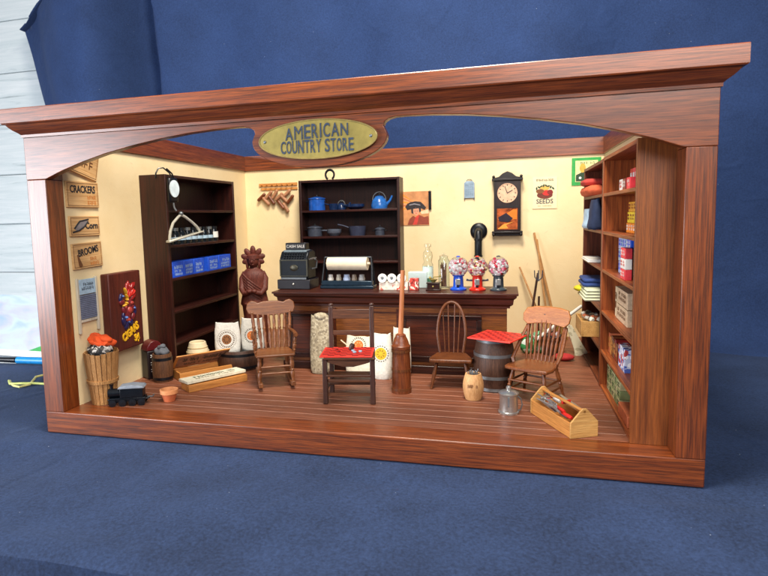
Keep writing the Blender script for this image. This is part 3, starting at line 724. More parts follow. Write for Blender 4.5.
tool('screwdriver', (.55, -.20, .17), 12, -7, 'white handled screwdriver at the far right end of the toolbox', Mwhite, Mred, .24)
tool('chisel', (.34, -.06, .175), 14, -4, 'bright steel chisel crossing the pliers in the toolbox', Msilver, Msilver, .32)
tool('saw', (.18, -.08, .13), 2, -2, 'flat steel saw lowest in the toolbox', Msteel, Msilver, .42)
tool('pliers', (.60, -.10, .17), -25, -10, 'silver pliers with pink handles at the far end of the toolbox', Mpink, Msilver, .24)
# bushel basket
t = thing('bushel_basket', 'tall slatted wooden bushel basket in the left front corner', 'basket', (.485, .46, FZ))
t.scale = (.88, .88, 1)
mb = MB(); n = 20
for k in range(n):
    a0 = 2*math.pi*(k+.08)/n; a1 = 2*math.pi*(k+.92)/n; q_ = []
    for r_, z in ((.168, 0), (.242, .66)):
        for a, rr2 in ((a0, r_), (a1, r_), (a1, r_-.012), (a0, r_-.012)): q_.append(mb.bm.verts.new((rr2*math.cos(a), rr2*math.sin(a), z+(.012*math.sin(k*5) if z else 0))))
    for f in ((0, 1, 2, 3), (7, 6, 5, 4), (0, 4, 5, 1), (1, 5, 6, 2), (2, 6, 7, 3), (3, 7, 4, 0)): mb.bm.faces.new([q_[i] for i in f])
mb.build('slats', Wpinez, t)
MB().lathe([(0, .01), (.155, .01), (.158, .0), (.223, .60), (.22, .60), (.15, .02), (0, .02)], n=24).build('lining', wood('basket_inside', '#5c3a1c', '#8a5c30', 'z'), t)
MB().lathe([(.198, .27), (.215, .27), (.22, .31), (.2, .31)], n=24).build('band', Wpinez, t)
# contents
m_ = MB(); m_.ball((0, 0, 0), .17, (1.0, .75, .42), 3); rn = random.Random(9)
for v in m_.bm.verts:
    v.co += Vector((.012*math.sin(v.co.y*40), .012*math.sin(v.co.x*45), .014*math.sin(v.co.x*38+v.co.y*30)))
m_.ball((-.10, .02, .03), .08, (1, .8, .6), 2); m_.ball((.07, -.05, .05), .07, (1.2, .9, .6), 2); m_.ball((-.02, -.1, -.02), .07, (1.5, .6, .5), 2)
o = m_.build('glove', Morg, loc=(.49, .49, 1.055), rot=(0, R(14), R(10))); tag(o, 'bright orange gloves heaped on top of the bushel basket', 'glove')
m_ = MB(); m_.ball((0, 0, 0), .15, (1.1, .9, .5), 3)
for v in m_.bm.verts: v.co += Vector((0, 0, .035*math.sin(v.co.x*50)*math.cos(v.co.y*45)))
o = m_.build('rag', speckle('grey_rag', '#4c4844', ['#a8a4a0', '#2a2a2c', '#d8d4cc'], 30, .4, .9), loc=(.51, .42, .955)); tag(o, 'crumpled grey rag under the orange glove in the bushel basket', 'rag')
# toy train
t = thing('toy_train', 'small blue black cast iron toy engine on the floor by the basket', 'toy', (.86, .43, FZ), 22)
MB().box((-.22, -.07, .05), (.22, .07, .10)).box((-.24, -.05, .07), (.27, .05, .085)).build('chassis', Mnavy, t, bevel=.006)
MB().box((-.08, -.075, .10), (.2, .075, .22)).build('cab', Mnavy, t, bevel=.008)
MB().prism([(-.10, .22), (.22, .22), (.20, .245), (.06, .262), (-.08, .245)], -.085, .085).build('roof', plain('grey_roof', '#8e98a4', .5), t, bevel=.005)
MB().lathe([(0, 0), (.055, 0), (.055, .16), (0, .17)], (-.07, 0, .155), 16, (-1, 0, 0)).build('boiler', Mnavy, t)
MB().lathe([(.018, 0), (.018, .05), (.03, .08), (0, .08)], (-.19, 0, .19), 12).build('funnel', Mnavy, t)
for x in (-.17, -.05, .07, .18):
    for sy in (-1, 1): MB().lathe([(0, 0), (.045, 0), (.045, .018), (.02, .02), (0, .024)], (x, sy*.072, .045), 16, (0, sy, 0)).build('wheel', Mblack, t)
MB().tube([(.24, 0, .085), (.30, 0, .085), (.32, .0, .11)], .01, 6).build('coupling', Msteel, t)
# pot
t = thing('flower_pot', 'small empty terracotta flower pot on the floor', 'pot', (1.30, .66, FZ))
MB().lathe([(0, 0), (.072, 0), (.096, .1), (.088, .1), (.07, .02), (0, .02)], n=24).build('body', Mterra, t)
MB().lathe([(.096, .1), (.112, .1), (.114, .15), (.098, .152), (.088, .1)], n=24).build('rim', Mterra2, t)
# tin canister with lettering
t = thing('tin_canister', 'dark red tin canister with white lettering in the corner by the left bookcase', 'canister', (.43, 1.62, FZ), 60)
t.scale = (.8, .8, 1)
MB().box((-.15, -.12, 0), (.15, .12, .42)).build('body', plain('dark_tin', '#1c1214', .4), t, bevel=.02)
mb = MB(); mb.prism([(-.155, .42), (.155, .42), (.14, .48), (.08, .54), (0, .56), (-.08, .54), (-.14, .48)], -.125, .125).build('lid', plain('dark_red_tin', '#561418', .35), t, bevel=.01)
for z, n_ in ((.33, 5), (.22, 4), (.12, 5)): scribble(n_, .06, Mwhite, t, (0, -.122, z), w_=.2)
# brown barrel with rag
t = thing('small_barrel', 'small brown open barrel between the tin canister and the cigar boxes', 'barrel', (.68, 1.49, FZ))
t.scale = (.84, .84, 1)
barrel(t, .155, .175, .40, Wbar2, (.05, .33), Mblack)
m_ = MB(); m_.ball((0, 0, 0), .11, (1, .9, .55), 3); m_.ball((.0, 0, .07), .06, (1, 1, .6), 2)
for v in m_.bm.verts: v.co.z += .015*math.sin(v.co.x*60)
o = m_.build('sack_rag', plain('grey_cloth', '#5c6068', .8, 0, .3, 10, .4), loc=(.68, 1.49, .69)); tag(o, 'grey cloth bundle filling the small brown barrel', 'cloth')
# cream crock
t = thing('crock', 'cream ribbed crock with an open top behind the cigar boxes', 'crock', (.88, 2.14, FZ))
t.scale = (.78, .78, .95)
MB().lathe([(0, 0), (.19, 0), (.215, .1), (.215, .3), (.19, .36), (.175, .40), (.16, .45), (.145, .46), (.13, .45), (.13, .38), (0, .36)], n=32).build('body', Mcrock, t)
for z, r_ in ((.3, .215), (.37, .187)): MB().lathe([(r_-.01, z-.01), (r_+.006, z-.006), (r_+.006, z+.006), (r_-.01, z+.01)], n=32).build('band', plain('tan_band', '#b09a70', .7), t)
# cigar boxes
t = thing('cigar_box', 'open wooden cigar box with its printed lid tilted up', 'box', (.97, 1.46, FZ), 50)
Lb, Wb, Hb = .80, .33, .12
MB().box((0, 0, 0), (Lb, .02, Hb)).box((0, Wb-.02, 0), (Lb, Wb, Hb)).box((0, .021, 0), (.02, Wb-.021, Hb)).box((Lb-.02, .021, 0), (Lb, Wb-.021, Hb)).build('body', Wpine, t, bevel=.004)
MB().box((.021, .021, 0), (Lb-.021, Wb-.021, .05)).build('bottom', Wpine, t)
ld = MB().box((-.01, -.34, 0), (Lb+.01, 0, .018)).build('lid', Wpine, t, loc=(0, Wb, Hb+.004), rot=(R(-40), 0, 0), bevel=.003)
MB().box((.03, -.31, -.003), (Lb-.03, -.03, -.0005)).build('label', plain('purple_print', '#8a6a5c', .7, 0, .35, 12), ld)
scribble(12, .10, Mink, ld, (Lb/2, -.215, -.003), (R(180), 0, 0), .62)
scribble(16, .05, Mink, ld, (Lb/2, -.10, -.003), (R(180), 0, 0), .6)
t = thing('cigar_box', 'wooden cigar box with a white printed lid, in front of the open one', 'box', (1.38, 1.00, FZ), 52)
MB().box((0, 0, 0), (.86, .27, .095)).build('body', Wpine, t, bevel=.004)
ld = MB().box((-.01, -.0, .0), (.87, .28, .04)).build('lid', plain('cream_paper_lid', '#ddd8c0', .6), t, loc=(.0, .01, .112), rot=(R(-3), 0, R(3)), bevel=.004)
scribble(12, .08, Mdgreen, ld, (.43, .16, .0402), (0, 0, 0), .68)
scribble(14, .04, Mbrown, ld, (.43, .06, .0402), (0, 0, 0), .6)
# tub with white sacks
t = thing('tub', 'low dark hooped tub holding two white printed sacks', 'tub', (1.45, 2.42, FZ))
barrel(t, .33, .36, .30, Wbar, (.05, .24), Mblack)
def sack(label, loc, rz, w_, d_, h, mat, name='sack', tilt=0, ears=True, seed=1, top=.35):
    rn = random.Random(seed); mb = MB(); n = 28; rows = 14; rings = []
    for j in range(rows+1):
        v = j/rows; z = h*v
        fw = 1-.10*abs(v-.45)**2*4; fd = (1-(v**2.2)*(1-top))*(.85+.15*math.sin(math.pi*min(1, v*2+.25)))
        if v < .06: fd *= .9; fw *= .95
        ring = []
        for i in range(n):
            a = 2*math.pi*i/n; ca_, sa_ = math.cos(a), math.sin(a)
            x = w_/2*fw*math.copysign(abs(ca_)**.6, ca_); y_ = d_/2*fd*math.copysign(abs(sa_)**.7, sa_)
            k = .012*math.sin(7*a+v*9+seed)+.01*math.sin(11*a-v*14)
            zz = z
            if ears and v > .93: zz += .05*h*abs(ca_)**6
            ring.append(mb.bm.verts.new((x*(1+k), y_*(1+2*k), zz+.006*math.sin(a*5+v*7))))
        rings.append(ring)
    for A, B in zip(rings, rings[1:]):
        for i in range(n): mb.bm.faces.new((A[i], A[(i+1) % n], B[(i+1) % n], B[i]))
    mb.bm.faces.new(rings[0][::-1]); mb.bm.faces.new(rings[-1])
    o = mb.build(name, mat, loc=loc, rot=(R(tilt), 0, R(rz)), sharp=70)
    return tag(o, label, 'sack')
ring_b = lambda cz: [(0, cz, .10, .125, '#5a4636', 26), (0, cz, .0, .075, '#8a5a34', 0), (0, cz, .03, .055, '#4a3020', 9), (0, cz, .14, .15, '#6c5a48', 40)]
ring_o = lambda cz: [(0, cz, .09, .115, '#54504c', 24), (0, cz, .0, .07, '#d8702c', 0), (0, cz, .03, .05, '#e0a060', 7)]
ring_y = lambda cz: [(0, cz, .10, .115, '#4c4a40', 20), (0, cz, .0, .085, '#d8b428', 0), (0, cz, .03, .06, '#a88018', 8)]
sack('white sack with a brown round print, standing in the tub at the left', (1.30, 2.32, .50), 14, .40, .18, .46, printed('white_sack_brown', '#e2e0d8', ring_b(.22)), seed=2)
sack('white sack with an orange round print, standing in the tub at the right', (1.63, 2.52, .50), 6, .38, .18, .50, printed('white_sack_orange', '#e2e0d8', ring_o(.25)), seed=3)
m_ = speckle('floral_burlap', '#a69a80', ['#b2a68c', '#948870', '#bcb298', '#877c68'], 42, .35, .95)
sack('tall floral patterned feed sack leaning on the counter', (2.82, 2.29, FZ), 4, .33, .24, .82, m_, seed=5, top=.45, tilt=-3)
o = MB().ball((0, 0, 0), .09, (1.3, .8, .7), 2).build('tied_top', m_, bpy.data.objects['sack.002'], loc=(0, 0, .83)); 
sack('white flour sack with an orange round print behind the ladder back chair', (3.42, 2.24, FZ), -3, .42, .24, .56, printed('flour_orange', '#e6e0c8', ring_o(.45)), seed=7)
sack('white flour sack with a yellow round print beside the butter churn', (3.76, 2.16, FZ), -2, .30, .20, .62, printed('flour_yellow', '#e4e2d6', ring_y(.36)), seed=8)
o = sack('white flour sack lying on its side behind the butter churn', (4.02, 2.3, FZ), 3, .26, .18, .68, Mcrem, seed=11)

# statue of a figure with a feather headdress
t = thing('wooden_statue', 'carved wooden figure with a feather headdress standing between bookcase and counter', 'statue', (1.19, 3.62, FZ), 12)
t.scale = (.90, .90, .96)
MB().box((-.24, -.2, 0), (.24, .2, .12)).build('plinth', Wstat, t, bevel=.015)
mb = MB(); S_ = 1.0
mb.lathe([(0, .12), (.22, .12), (.23, .3), (.225, .6), (.24, .8), (.27, .84), (.265, .90), (.24, 1.0), (.225, 1.12), (.24, 1.3), (.225, 1.40), (.15, 1.47), (.08, 1.50), (.075, 1.56), (0, 1.56)], n=40)
for v in mb.bm.verts: v.co.y *= .72; a = math.atan2(v.co.y, v.co.x); k = 1+.03*math.sin(a*11+v.co.z*4)*(1 if v.co.z < .86 else .5); v.co.x *= k; v.co.y *= k
for sx in (-1, 1):
    mb.tube([(sx*.16, 0, 1.41), (sx*.22, -.02, 1.3), (sx*.225, -.09, 1.12), (sx*.16, -.19, 1.04), (sx*.05, -.22, 1.08)], [.06, .065, .06, .05, .045], 10)
    mb.ball((sx*.045, -.235, 1.09), .05, (1.2, 1, .8))
for k in range(5): mb.tube([(-.20, -.08, 1.40-.05*k), (-.08, -.185, 1.30-.05*k), (.06, -.19, 1.20-.05*k), (.17, -.14, 1.12-.05*k)], .02, 6)
mb.tube([(-.235, -.05, .86), (-.12, -.17, .85), (.12, -.17, .85), (.235, -.05, .86)], .028, 8)
mb.ball((0, -.01, 1.62), .12, (.9, .95, 1.1), 3); mb.ball((0, -.135, 1.61), .026, (.8, 1, 1.5)); mb.ball((0, -.12, 1.56), .034, (1.1, .5, .35))
for sx in (-1, 1): mb.ball((sx*.042, -.11, 1.645), .017); mb.ball((sx*.115, 0, 1.56), .05, (.7, .8, 2.2))
mb.build('figure', Wstat, t, sharp=60)
mb = MB(); mb.lathe([(.115, 1.66), (.13, 1.66), (.125, 1.72), (.10, 1.74), (0, 1.76)], n=24)
for ang_, rr3 in ((-20, .14), (15, .155), (52, .165), (90, .175), (128, .165), (165, .155), (200, .14)):
    a = R(ang_); mb.ball((rr3*math.cos(a), .0, 1.66+rr3*math.sin(a)*.85), .078, (.72, .45, 1.15), 3, rot=(0, R(90)-a, 0))
mb.build('headdress', Wstat, t)
# blanket cape
# ================================================================ left wall pieces (local: x right, z up, front -y)
def wallsign(name, label, cat, y0, y1, z0, z1, roll=0, th=.025):
    o = thing(name, label, cat, (WL+.001, (y0+y1)/2, (z0+z1)/2), rot=(0, 0, R(90)))
    o.rotation_euler = (Matrix.Rotation(R(90), 3, 'Z')@Matrix.Rotation(R(roll), 3, 'Y')).to_euler()
    w_, h = (y1-y0), (z1-z0)
    MB().box((-w_/2, -th, -h/2), (w_/2, -.002, h/2)).build('board', Wsign, o, bevel=.004)
    mb = MB(); e = .018; y_ = -th-.0015
    for a, b_ in (((-w_/2+e, -h/2+e), (w_/2-e, -h/2+e+.006)), ((-w_/2+e, h/2-e-.006), (w_/2-e, h/2-e)), ((-w_/2+e, -h/2+e+.006), (-w_/2+e+.006, h/2-e-.006)), ((w_/2-e-.006, -h/2+e+.006), (w_/2-e, h/2-e-.006))):
        mb.box((a[0], y_, a[1]), (b_[0], -th+.0005, b_[1]))
    mb.build('border', Mbrown, o)
    return o, w_, h, y_
o, w_, h, y_ = wallsign('shop_sign', 'tilted wooden sign partly hidden by the arch, topmost on the left wall', 'sign', .36, .90, 3.14, 3.46, 14)
scribble(4, .10, Mbrown, o, (0, y_, 0), w_=.36)
o, w_, h, y_ = wallsign('shop_sign', 'wooden sign reading Crackers with a barrel drawing on the left wall', 'sign', .29, .87, 2.745, 3.065)
text('lettering', 'CRACKERS', .125, Mink, o, (.0, y_, .06), depth=.002, sx=.74, bold=.003)
MB().lathe([(0, 0), (.05, 0), (.06, .06), (.05, .12), (0, .12)], (-.17, y_, -.115), 14).build('barrel_picture', Mbrown, o).scale = (1, .05, 1)
scribble(4, .05, Morink, o, (.15, y_, -.07), w_=.16, rows=2)
o, w_, h, y_ = wallsign('shop_sign', 'wooden sign reading Corn with an ear of corn on the left wall', 'sign', .31, .85, 2.385, 2.635)
MB().ball((0, 0, 0), .1, (1.25, .03, .42), 3).build('corn_picture', plain('grey_corn', '#8c8484', .7), o, loc=(-.07, y_, .01), rot=(0, R(-24), 0))
MB().tube([(-.23, y_, -.075), (-.12, y_, -.055), (-.03, y_, -.01), (.05, y_, .06)], .010, 6).tube([(-.2, y_, -.03), (-.1, y_, .06), (.06, y_, .085)], .010, 6).build('husk_picture', Mink, o)
text('lettering', 'Corn', .11, Mink, o, (.115, y_, .0), depth=.002, bold=.003)
o, w_, h, y_ = wallsign('shop_sign', 'wooden sign reading Brooms on the left wall above the washboard', 'sign', .32, .86, 1.98, 2.30, -1.5)
text('lettering', 'BROOMS', .12, Mink, o, (.01, y_, .05), (R(90), R(-7), 0), depth=.002, sx=.78, bold=.003)
scribble(4, .045, Morink, o, (.11, y_, -.08), w_=.16, rows=2)
MB().tube([(-.19, y_, .02), (-.15, y_, -.12)], [.008, .03], 6).build('broom_picture', Mbrown, o)
# washboard
o = thing('washboard', 'pale wooden washboard with a grey ribbed panel hanging on the left wall', 'washboard', (WL+.001, .53, 1.16), 90)
for sx in (-1, 1): MB().box((sx*.17-.016, -.035, 0), (sx*.17+.016, -.001, .70)).build('leg', Wpale, o, bevel=.005)
MB().box((-.152, -.03, .49), (.152, -.004, .68)).build('top_panel', Mcyan, o, bevel=.004)
mb = MB()
for k in range(13): mb.rod((-.152, -.018, .185+k*.0235), (.152, -.018, .185+k*.0235), .012, n=8)
mb.build('ribbed_panel', plain('zinc', '#78829a', .45, .2), o)
MB().box((-.152, -.03, .14), (.152, -.004, .17)).build('rail', Wpale, o)
scribble(7, .04, Mgrey, o, (0, -.031, .59), w_=.22, rows=2)
# cigar sign
o = thing('cigar_sign', 'thick dark brown carved sign with a colourful figure, reading Cigars 5 cents', 'sign', (WL+.001, 1.155, .80), 90)
o.scale = (.86, 1, .97)
MB().box((-.40, -.13, 0), (.40, -.002, 1.10)).build('board', Wcig, o, bevel=.015)
def relief(hx, lst, pos=-.132):
    m_ = plain('relief_'+hx[1:], hx, .28, 0, .3, 30)
    for x, z, l_, w2, a_ in lst: MB().ball(((x-.04)*.9+.02, pos, z*1.0-.01), 1, (w2, .03, l_), 2, (0, R(a_), 0)).build('relief', m_, o)
relief('#8a1a18', [(.02+.035*k, .86+.03*math.sin(k*1.7), .10, .032, 12+8*k) for k in range(6)]+[(.2, .74, .09, .04, 60)])
relief('#c02a20', [(.04+.04*k, .80+.02*math.cos(k*2), .07, .026, 20+10*k) for k in range(5)], -.140)
relief('#241f4c', [(-.14, .76, .07, .045, 30), (-.10, .42, .08, .05, -20), (-.02, .36, .08, .06, 30), (.1, .38, .06, .05, -40), (.22, .54, .08, .04, 0), (-.11, .50, .06, .03, 10)])
relief('#6e2028', [(-.12, .69, .05, .07, 20), (-.08, .58, .07, .05, -10), (.02, .50, .11, .08, 10), (.14, .60, .10, .06, 0), (.08, .66, .08, .07, 30), (.16, .46, .06, .05, 30)], -.136)
relief('#a84038', [(.06, .56, .05, .06, 50), (.12, .66, .03, .05, 0), (.0, .43, .03, .06, 10), (-.06, .62, .03, .03, 0)], -.150)
relief('#d8a42c', [(-.10, .645, .018, .03, 0), (-.055, .65, .018, .03, 20), (-.015, .67, .018, .03, 40), (.0, .72, .02, .012, 10), (-.03, .84, .06, .012, -20), (-.0, .76, .05, .012, -30)], -.150)
relief('#5878b8', [(-.05, .47, .02, .03, 0), (.0, .40, .015, .03, 40), (.18, .58, .015, .025, 0), (-.12, .78, .015, .02, 0)], -.152)
t2 = text('lettering', 'CIGARS', .155, Myel, o, (.05, -.134, .235), (R(90), R(-20), 0), depth=.008, bold=.006, sx=.82)
text('lettering', '5¢', .13, Myel, o, (.20, -.134, .13), (R(90), R(-10), 0), depth=.008, bold=.006)

# goods on the left bookcase
LFX = .66
for i, (y0, y1) in enumerate([(1.93, 2.24), (2.25, 2.53), (2.55, 2.86), (3.0, 3.36), (3.38, 3.82)]):
    t = thing('tin_box', ['first blue printed box from the left on the dark left bookcase', 'second blue printed box from the left on the dark left bookcase', 'third blue printed box from the left, before the gap', 'blue printed box just right of the gap in the row', 'rightmost blue printed box on the dark left bookcase'][i], 'box', (LFX, (y0+y1)/2, 1.70), 90, 'blue printed boxes')
    w_ = y1-y0; MB().box((-w_/2, 0, 0), (w_/2, .2, .235)).build('body', Mbluecard, t, bevel=.006)
    scribble(5, .05, Mcyan, t, (0, -.0012, .15), w_=w_*.75, rows=1, seed=i); scribble(6, .035, Mcyan, t, (0, -.0012, .07), w_=w_*.7, rows=2, seed=i)
ORD = ['first', 'second', 'third', 'fourth', 'fifth', 'sixth', 'seventh', 'eighth', 'ninth', 'tenth', 'eleventh']
for i in range(9):
    y_ = 2.03+i*.175; big = i == 8
    t = thing('jar', 'black jar with a large white label at the right end of the jar row' if big else ORD[i]+' small black jar from the left in the row on the left bookcase', 'jar', (.56, y_, 2.19), 90, None if big else 'black jars')
    MB().lathe([(0, 0), (.07, 0), (.072, .16), (.05, .2), (.05, .21), (0, .21)], n=18).build('body', plain('black_glass', '#10161a', .12), t)
    MB().lathe([(0, .205), (.055, .205), (.055, .25), (0, .25)], n=18).build('lid', Msteel if i % 2 else Mblack, t)
    lb = MB(); hh = .1 if big else .05
    lb.lathe([(.071, .06), (.0745, .06), (.0745, .06+hh), (.071, .06+hh)], n=18); lb.build('label', Mwhite if big else Mcyan, t)
# hanging scale
t = thing('hanging_scale', 'black spring scale with a white dial hanging at the left bookcase corner', 'scale', (.80, 1.86, 2.98), 72)
MB().box((-.085, -.0, -.17), (.085, .07, .19)).build('body', Mblk2, t, bevel=.03)
MB().lathe([(0, 0), (.085, 0), (.085, .015), (0, .018)], (0, -.0, .02), 28, (0, -1, 0)).build('dial', plain('dial_white', '#cfe0e8', .4), t).scale = (1, 1, 1.45)
MB().tube([(-.0, .03, .19), (-.02, .06, .26), (-.09, .1, .33), (-.16, .12, .32), (-.2, .13, .25), (-.2, .14, .18)], .011, 6).tube([(.05, .03, .15), (.01, .04, .25), (-.06, .07, .32)], .012, 6).build('cord', Mblk2, t)
MB().tube([(0, .03, -.17), (0, .02, -.24), (.02, .0, -.29)], .014, 8).build('hook', Msteel, t)
t = thing('stirrup', 'pale metal stirrup hanging under the spring scale', 'stirrup', (.83, 1.96, 2.60), 62)
t.scale = (.86, .9, .84)
bw = [(0, 0, .04), (-.06, 0, .0), (-.16, 0, -.10), (-.22, 0, -.24), (-.245, 0, -.38), (-.24, 0, -.42)]
br = [(0, 0, .04), (.08, 0, .0), (.20, 0, -.09), (.29, 0, -.17), (.34, 0, -.24), (.345, 0, -.27)]
MB().tube(bw, .024, 8).tube(br, .024, 8).build('bow', plain('aged_white_metal', '#c4c2b4', .35, .3), t)
MB().prism([(-.28, -.44), (.40, -.275), (.405, -.25), (-.28, -.40)], -.06, .06).build('tread', plain('aged_white_metal2', '#bcbaac', .4, .3), t, bevel=.01)
MB().ball((0, 0, .06), .04).build('eye', Msteel, t)

# ================================================================ back wall pieces
t = thing('peg_rail', 'pale wooden peg rail on the back wall left of the bookcase', 'rail', (.98, D, 3.225))
MB().box((-.40, -.03, -.03), (.42, -.001, .03)).build('rail', Wpine, t, bevel=.004)
MB().box((-.36, -.022, -.11), (.42, -.001, -.06)).build('rail', Wpine, t, bevel=.004)
for k in range(7): MB().rod((-.33+k*.11, -.12, .0), (-.33+k*.11, -.02, -.01), .012).build('peg', Wpine, t)
rn = random.Random(12)
for i, (x, z, a) in enumerate([(.64, 2.98, 50), (.74, 2.90, -42), (.80, 3.02, 45), (.86, 2.92, -35), (.93, 3.03, 35), (1.02, 2.98, 50), (1.06, 2.82, -38), (1.13, 2.94, -45), (1.19, 3.04, 48), (1.26, 2.92, 40), (1.16, 2.76, -30)]):
    h_ = R(a); l = .11
    o = MB().turned((-l*math.sin(h_), 0, -l*math.cos(h_)), (l*math.sin(h_), 0, l*math.cos(h_)), [(0, .018), (.1, .034), (.9, .034), (1, .018)], 12).build('wooden_spool', Wchurn if i % 3 == 0 else wood('spool_%d' % (i % 3), '#8a5a3c', '#c8906a', 'x', 3, .5, .2), loc=(x, D-.07, z))
    tag(o, ORD[i]+' turned wooden roller from the left dangling below the peg rail', 'wooden roller', 'rollers hanging under the peg rail')
# horseshoe
pts = [(.085*math.sin(a)*1.0, 0, .08*math.cos(a)) for a in [R(-150+k*300/16) for k in range(17)]]
o = MB().tube(pts, .02, 8).build('horseshoe', Mblack, loc=(2.20, 5.03, 3.345)); o.scale = (1, .6, 1.15); tag(o, 'black horseshoe standing on top of the back wall bookcase', 'horseshoe')
# pots
def pot(kind, label, loc, r_, h, m_, side=1, grp=None):
    t = thing(kind, label, {'stock_pot': 'pot', 'kettle': 'kettle', 'frying_pan': 'pan', 'plate_stack': 'pan', 'sauce_pan': 'pan'}[kind], loc, 0, grp)
    if kind == 'stock_pot':
        MB().lathe([(0, 0), (r_, 0), (r_, h), (r_+.012, h), (r_+.01, h+.012), (r_*.4, h+.04), (0, h+.045)], n=28).build('body', m_, t)
        MB().ball((0, 0, h+.06), .022).build('knob', Mblk2, t)
        for sx in (-1, 1): MB().tube([(sx*r_, -.03, h*.75), (sx*(r_+.05), -.02, h*.78), (sx*(r_+.05), .02, h*.78), (sx*r_, .03, h*.75)], .01, 6).build('handle', Mblk2, t)
    elif kind == 'kettle':
        MB().lathe([(0, 0), (r_, 0), (r_*1.05, h*.25), (r_*.85, h*.65), (r_*.5, h*.9), (r_*.5, h*.93), (0, h)], n=28).build('body', m_, t)
        MB().ball((0, 0, h+.015), .022).build('knob', Mblk2, t)
        MB().tube([(side*r_*.9, 0, h*.3), (side*(r_+.06), 0, h*.6), (side*(r_+.1), 0, h*.95)], [.03, .022, .016], 10).build('spout', m_, t)
        MB().tube([(r_*.85*math.cos(R(k)), 0, h*.65+r_*1.0*math.sin(R(k))) for k in range(0, 181, 15)], .009, 6).build('handle', Msteel, t)
    elif kind == 'plate_stack':
        MB().lathe([(0, 0), (r_*.6, 0), (r_*.95, h*.4), (r_, h*.5), (r_, h), (r_*.9, h), (r_*.6, h*.6), (0, h*.6)], n=28).build('body', m_, t)
        MB().tube([(side*r_, 0, h*.8), (side*(r_+.22), 0, h*.9)], [.016, .012], 8).build('handle', m_, t)
    else:
        MB().lathe([(0, 0), (r_*.85, 0), (r_, h), (r_-.012, h), (r_*.8, .01), (0, .01)], n=28).build('body', m_, t)
        MB().tube([(side*r_, 0, h*.85), (side*(r_+.12), 0, h*1.1), (side*(r_+.22), 0, h*1.2)], [.014, .012, .014], 8).build('handle', m_, t)
    return t
z1, z2 = 2.682, 2.182
pot('stock_pot', 'bright blue lidded stock pot on the upper shelf of the back bookcase', (1.88, 5.17, z1), .16, .22, Menam)
pot('sauce_pan', 'small blue saucepan beside the stock pot', (2.22, 5.15, z1), .09, .12, Menam2, -1)
pot('kettle', 'small blue coffee pot in the middle of the upper back shelf', (2.36, 5.22, z1), .085, .14, Menam2)
pot('plate_stack', 'dark blue frying pan on the upper back shelf', (2.66, 5.16, z1), .17, .10, Menam2, -1)
pot('kettle', 'big blue enamel kettle with a wire handle on the upper back shelf', (3.12, 5.17, z1), .15, .25, plain('kettle_blue', '#2a64b0', .2, 0, .3), 1)
pot('stock_pot', 'grey lidded pot at the left of the second back shelf', (1.82, 5.17, z2), .14, .16, Mgrey)
pot('plate_stack', 'round grey skillet on the second back shelf', (2.22, 5.15, z2), .14, .13, plain('grey_lid', '#5c6474', .35, .2), -1)
pot('sauce_pan', 'square shouldered grey pan on the second back shelf', (2.68, 5.17, z2), .17, .18, plain('slate_enamel', '#343a50', .35), -1)
pot('stock_pot', 'small dark pot at the right of the second back shelf', (3.12, 5.17, z2), .09, .11, Mgrey)
# posters
def poster(name, label, cat, x0, x1, z0, z1, m_):
    o = thing(name, label, cat, ((x0+x1)/2, D-.001, (z0+z1)/2))
    MB().box((-(x1-x0)/2, -.014, -(z1-z0)/2), ((x1-x0)/2, -.001, (z1-z0)/2)).build('sheet', m_, o)
    return o
def blob(o, name, pts, m_, y_=-.017):
    return MB().prism(pts, y_, -.0141).build(name, m_, o)
def ell(cx_, cz_, a, b_, n=20, r_=0): return [(cx_+a*math.cos(2*math.pi*k/n)*math.cos(r_)-b_*math.sin(2*math.pi*k/n)*math.sin(r_), cz_+a*math.cos(2*math.pi*k/n)*math.sin(r_)+b_*math.sin(2*math.pi*k/n)*math.cos(r_)) for k in range(n)]
o = poster('advertising_poster', 'brown and orange poster of a person in a large dark hat on the back wall', 'poster', 3.52, 4.03, 2.35, 2.99, plain('sepia', '#c88a58', .6, 0, .35, 5))
sk = plain('skin_print', '#d89878', .6); dk = plain('dress_print', '#8a3c28', .6)
for k in range(5): blob(o, 'ray_picture', [(-.25, .28-.07*k), (.0, .10-.01*k), (-.25, .25-.07*k)], [Morange, plain('ray_print', '#b8683c', .6)][k % 2], -.0155)
blob(o, 'dress_picture', [(-.16, -.31), (-.12, -.2), (-.05, -.14), (.0, -.17), (.06, -.12), (.16, -.17), (.24, -.15), (.25, -.31)], dk, -.0160)
blob(o, 'sash_picture', [(-.06, -.31), (.0, -.16), (.07, -.12), (.02, -.31)], plain('sash_print', '#c83c30', .6), -.0170)
blob(o, 'face_picture', ell(.01, -.055, .06, .075), sk, -.0175)
blob(o, 'hair_picture', [(-.09, .01), (-.08, -.09), (-.045, -.1), (-.05, -.01), (.06, .0), (.07, -.08), (.10, -.06), (.10, .02)], Mink, -.0185)
blob(o, 'hat_picture', [(-.20, .03), (-.16, -.03), (-.08, -.01), (.0, .02), (.10, .0), (.17, -.03), (.20, .01), (.15, .07), (.10, .12), (.0, .135), (-.10, .12), (-.16, .09)], plain('hat_print', '#2a2226', .6), -.0195)
blob(o, 'band_picture', [(-.12, .055), (-.02, .075), (.09, .05), (.09, .065), (-.02, .095), (-.12, .075)], plain('band_print', '#8c8890', .6), -.0205)
for x_ in (-.014, .032): blob(o, 'eye_picture', ell(x_, -.05, .009, .005, 8), Mink, -.0183)
blob(o, 'mouth_picture', ell(.01, -.095, .014, .006, 8), Mred, -.0183)
blob(o, 'field_picture', [(.09, -.06), (.25, -.02), (.25, -.10), (.11, -.11)], plain('pale_print', '#f0c8a0', .6), -.0158)
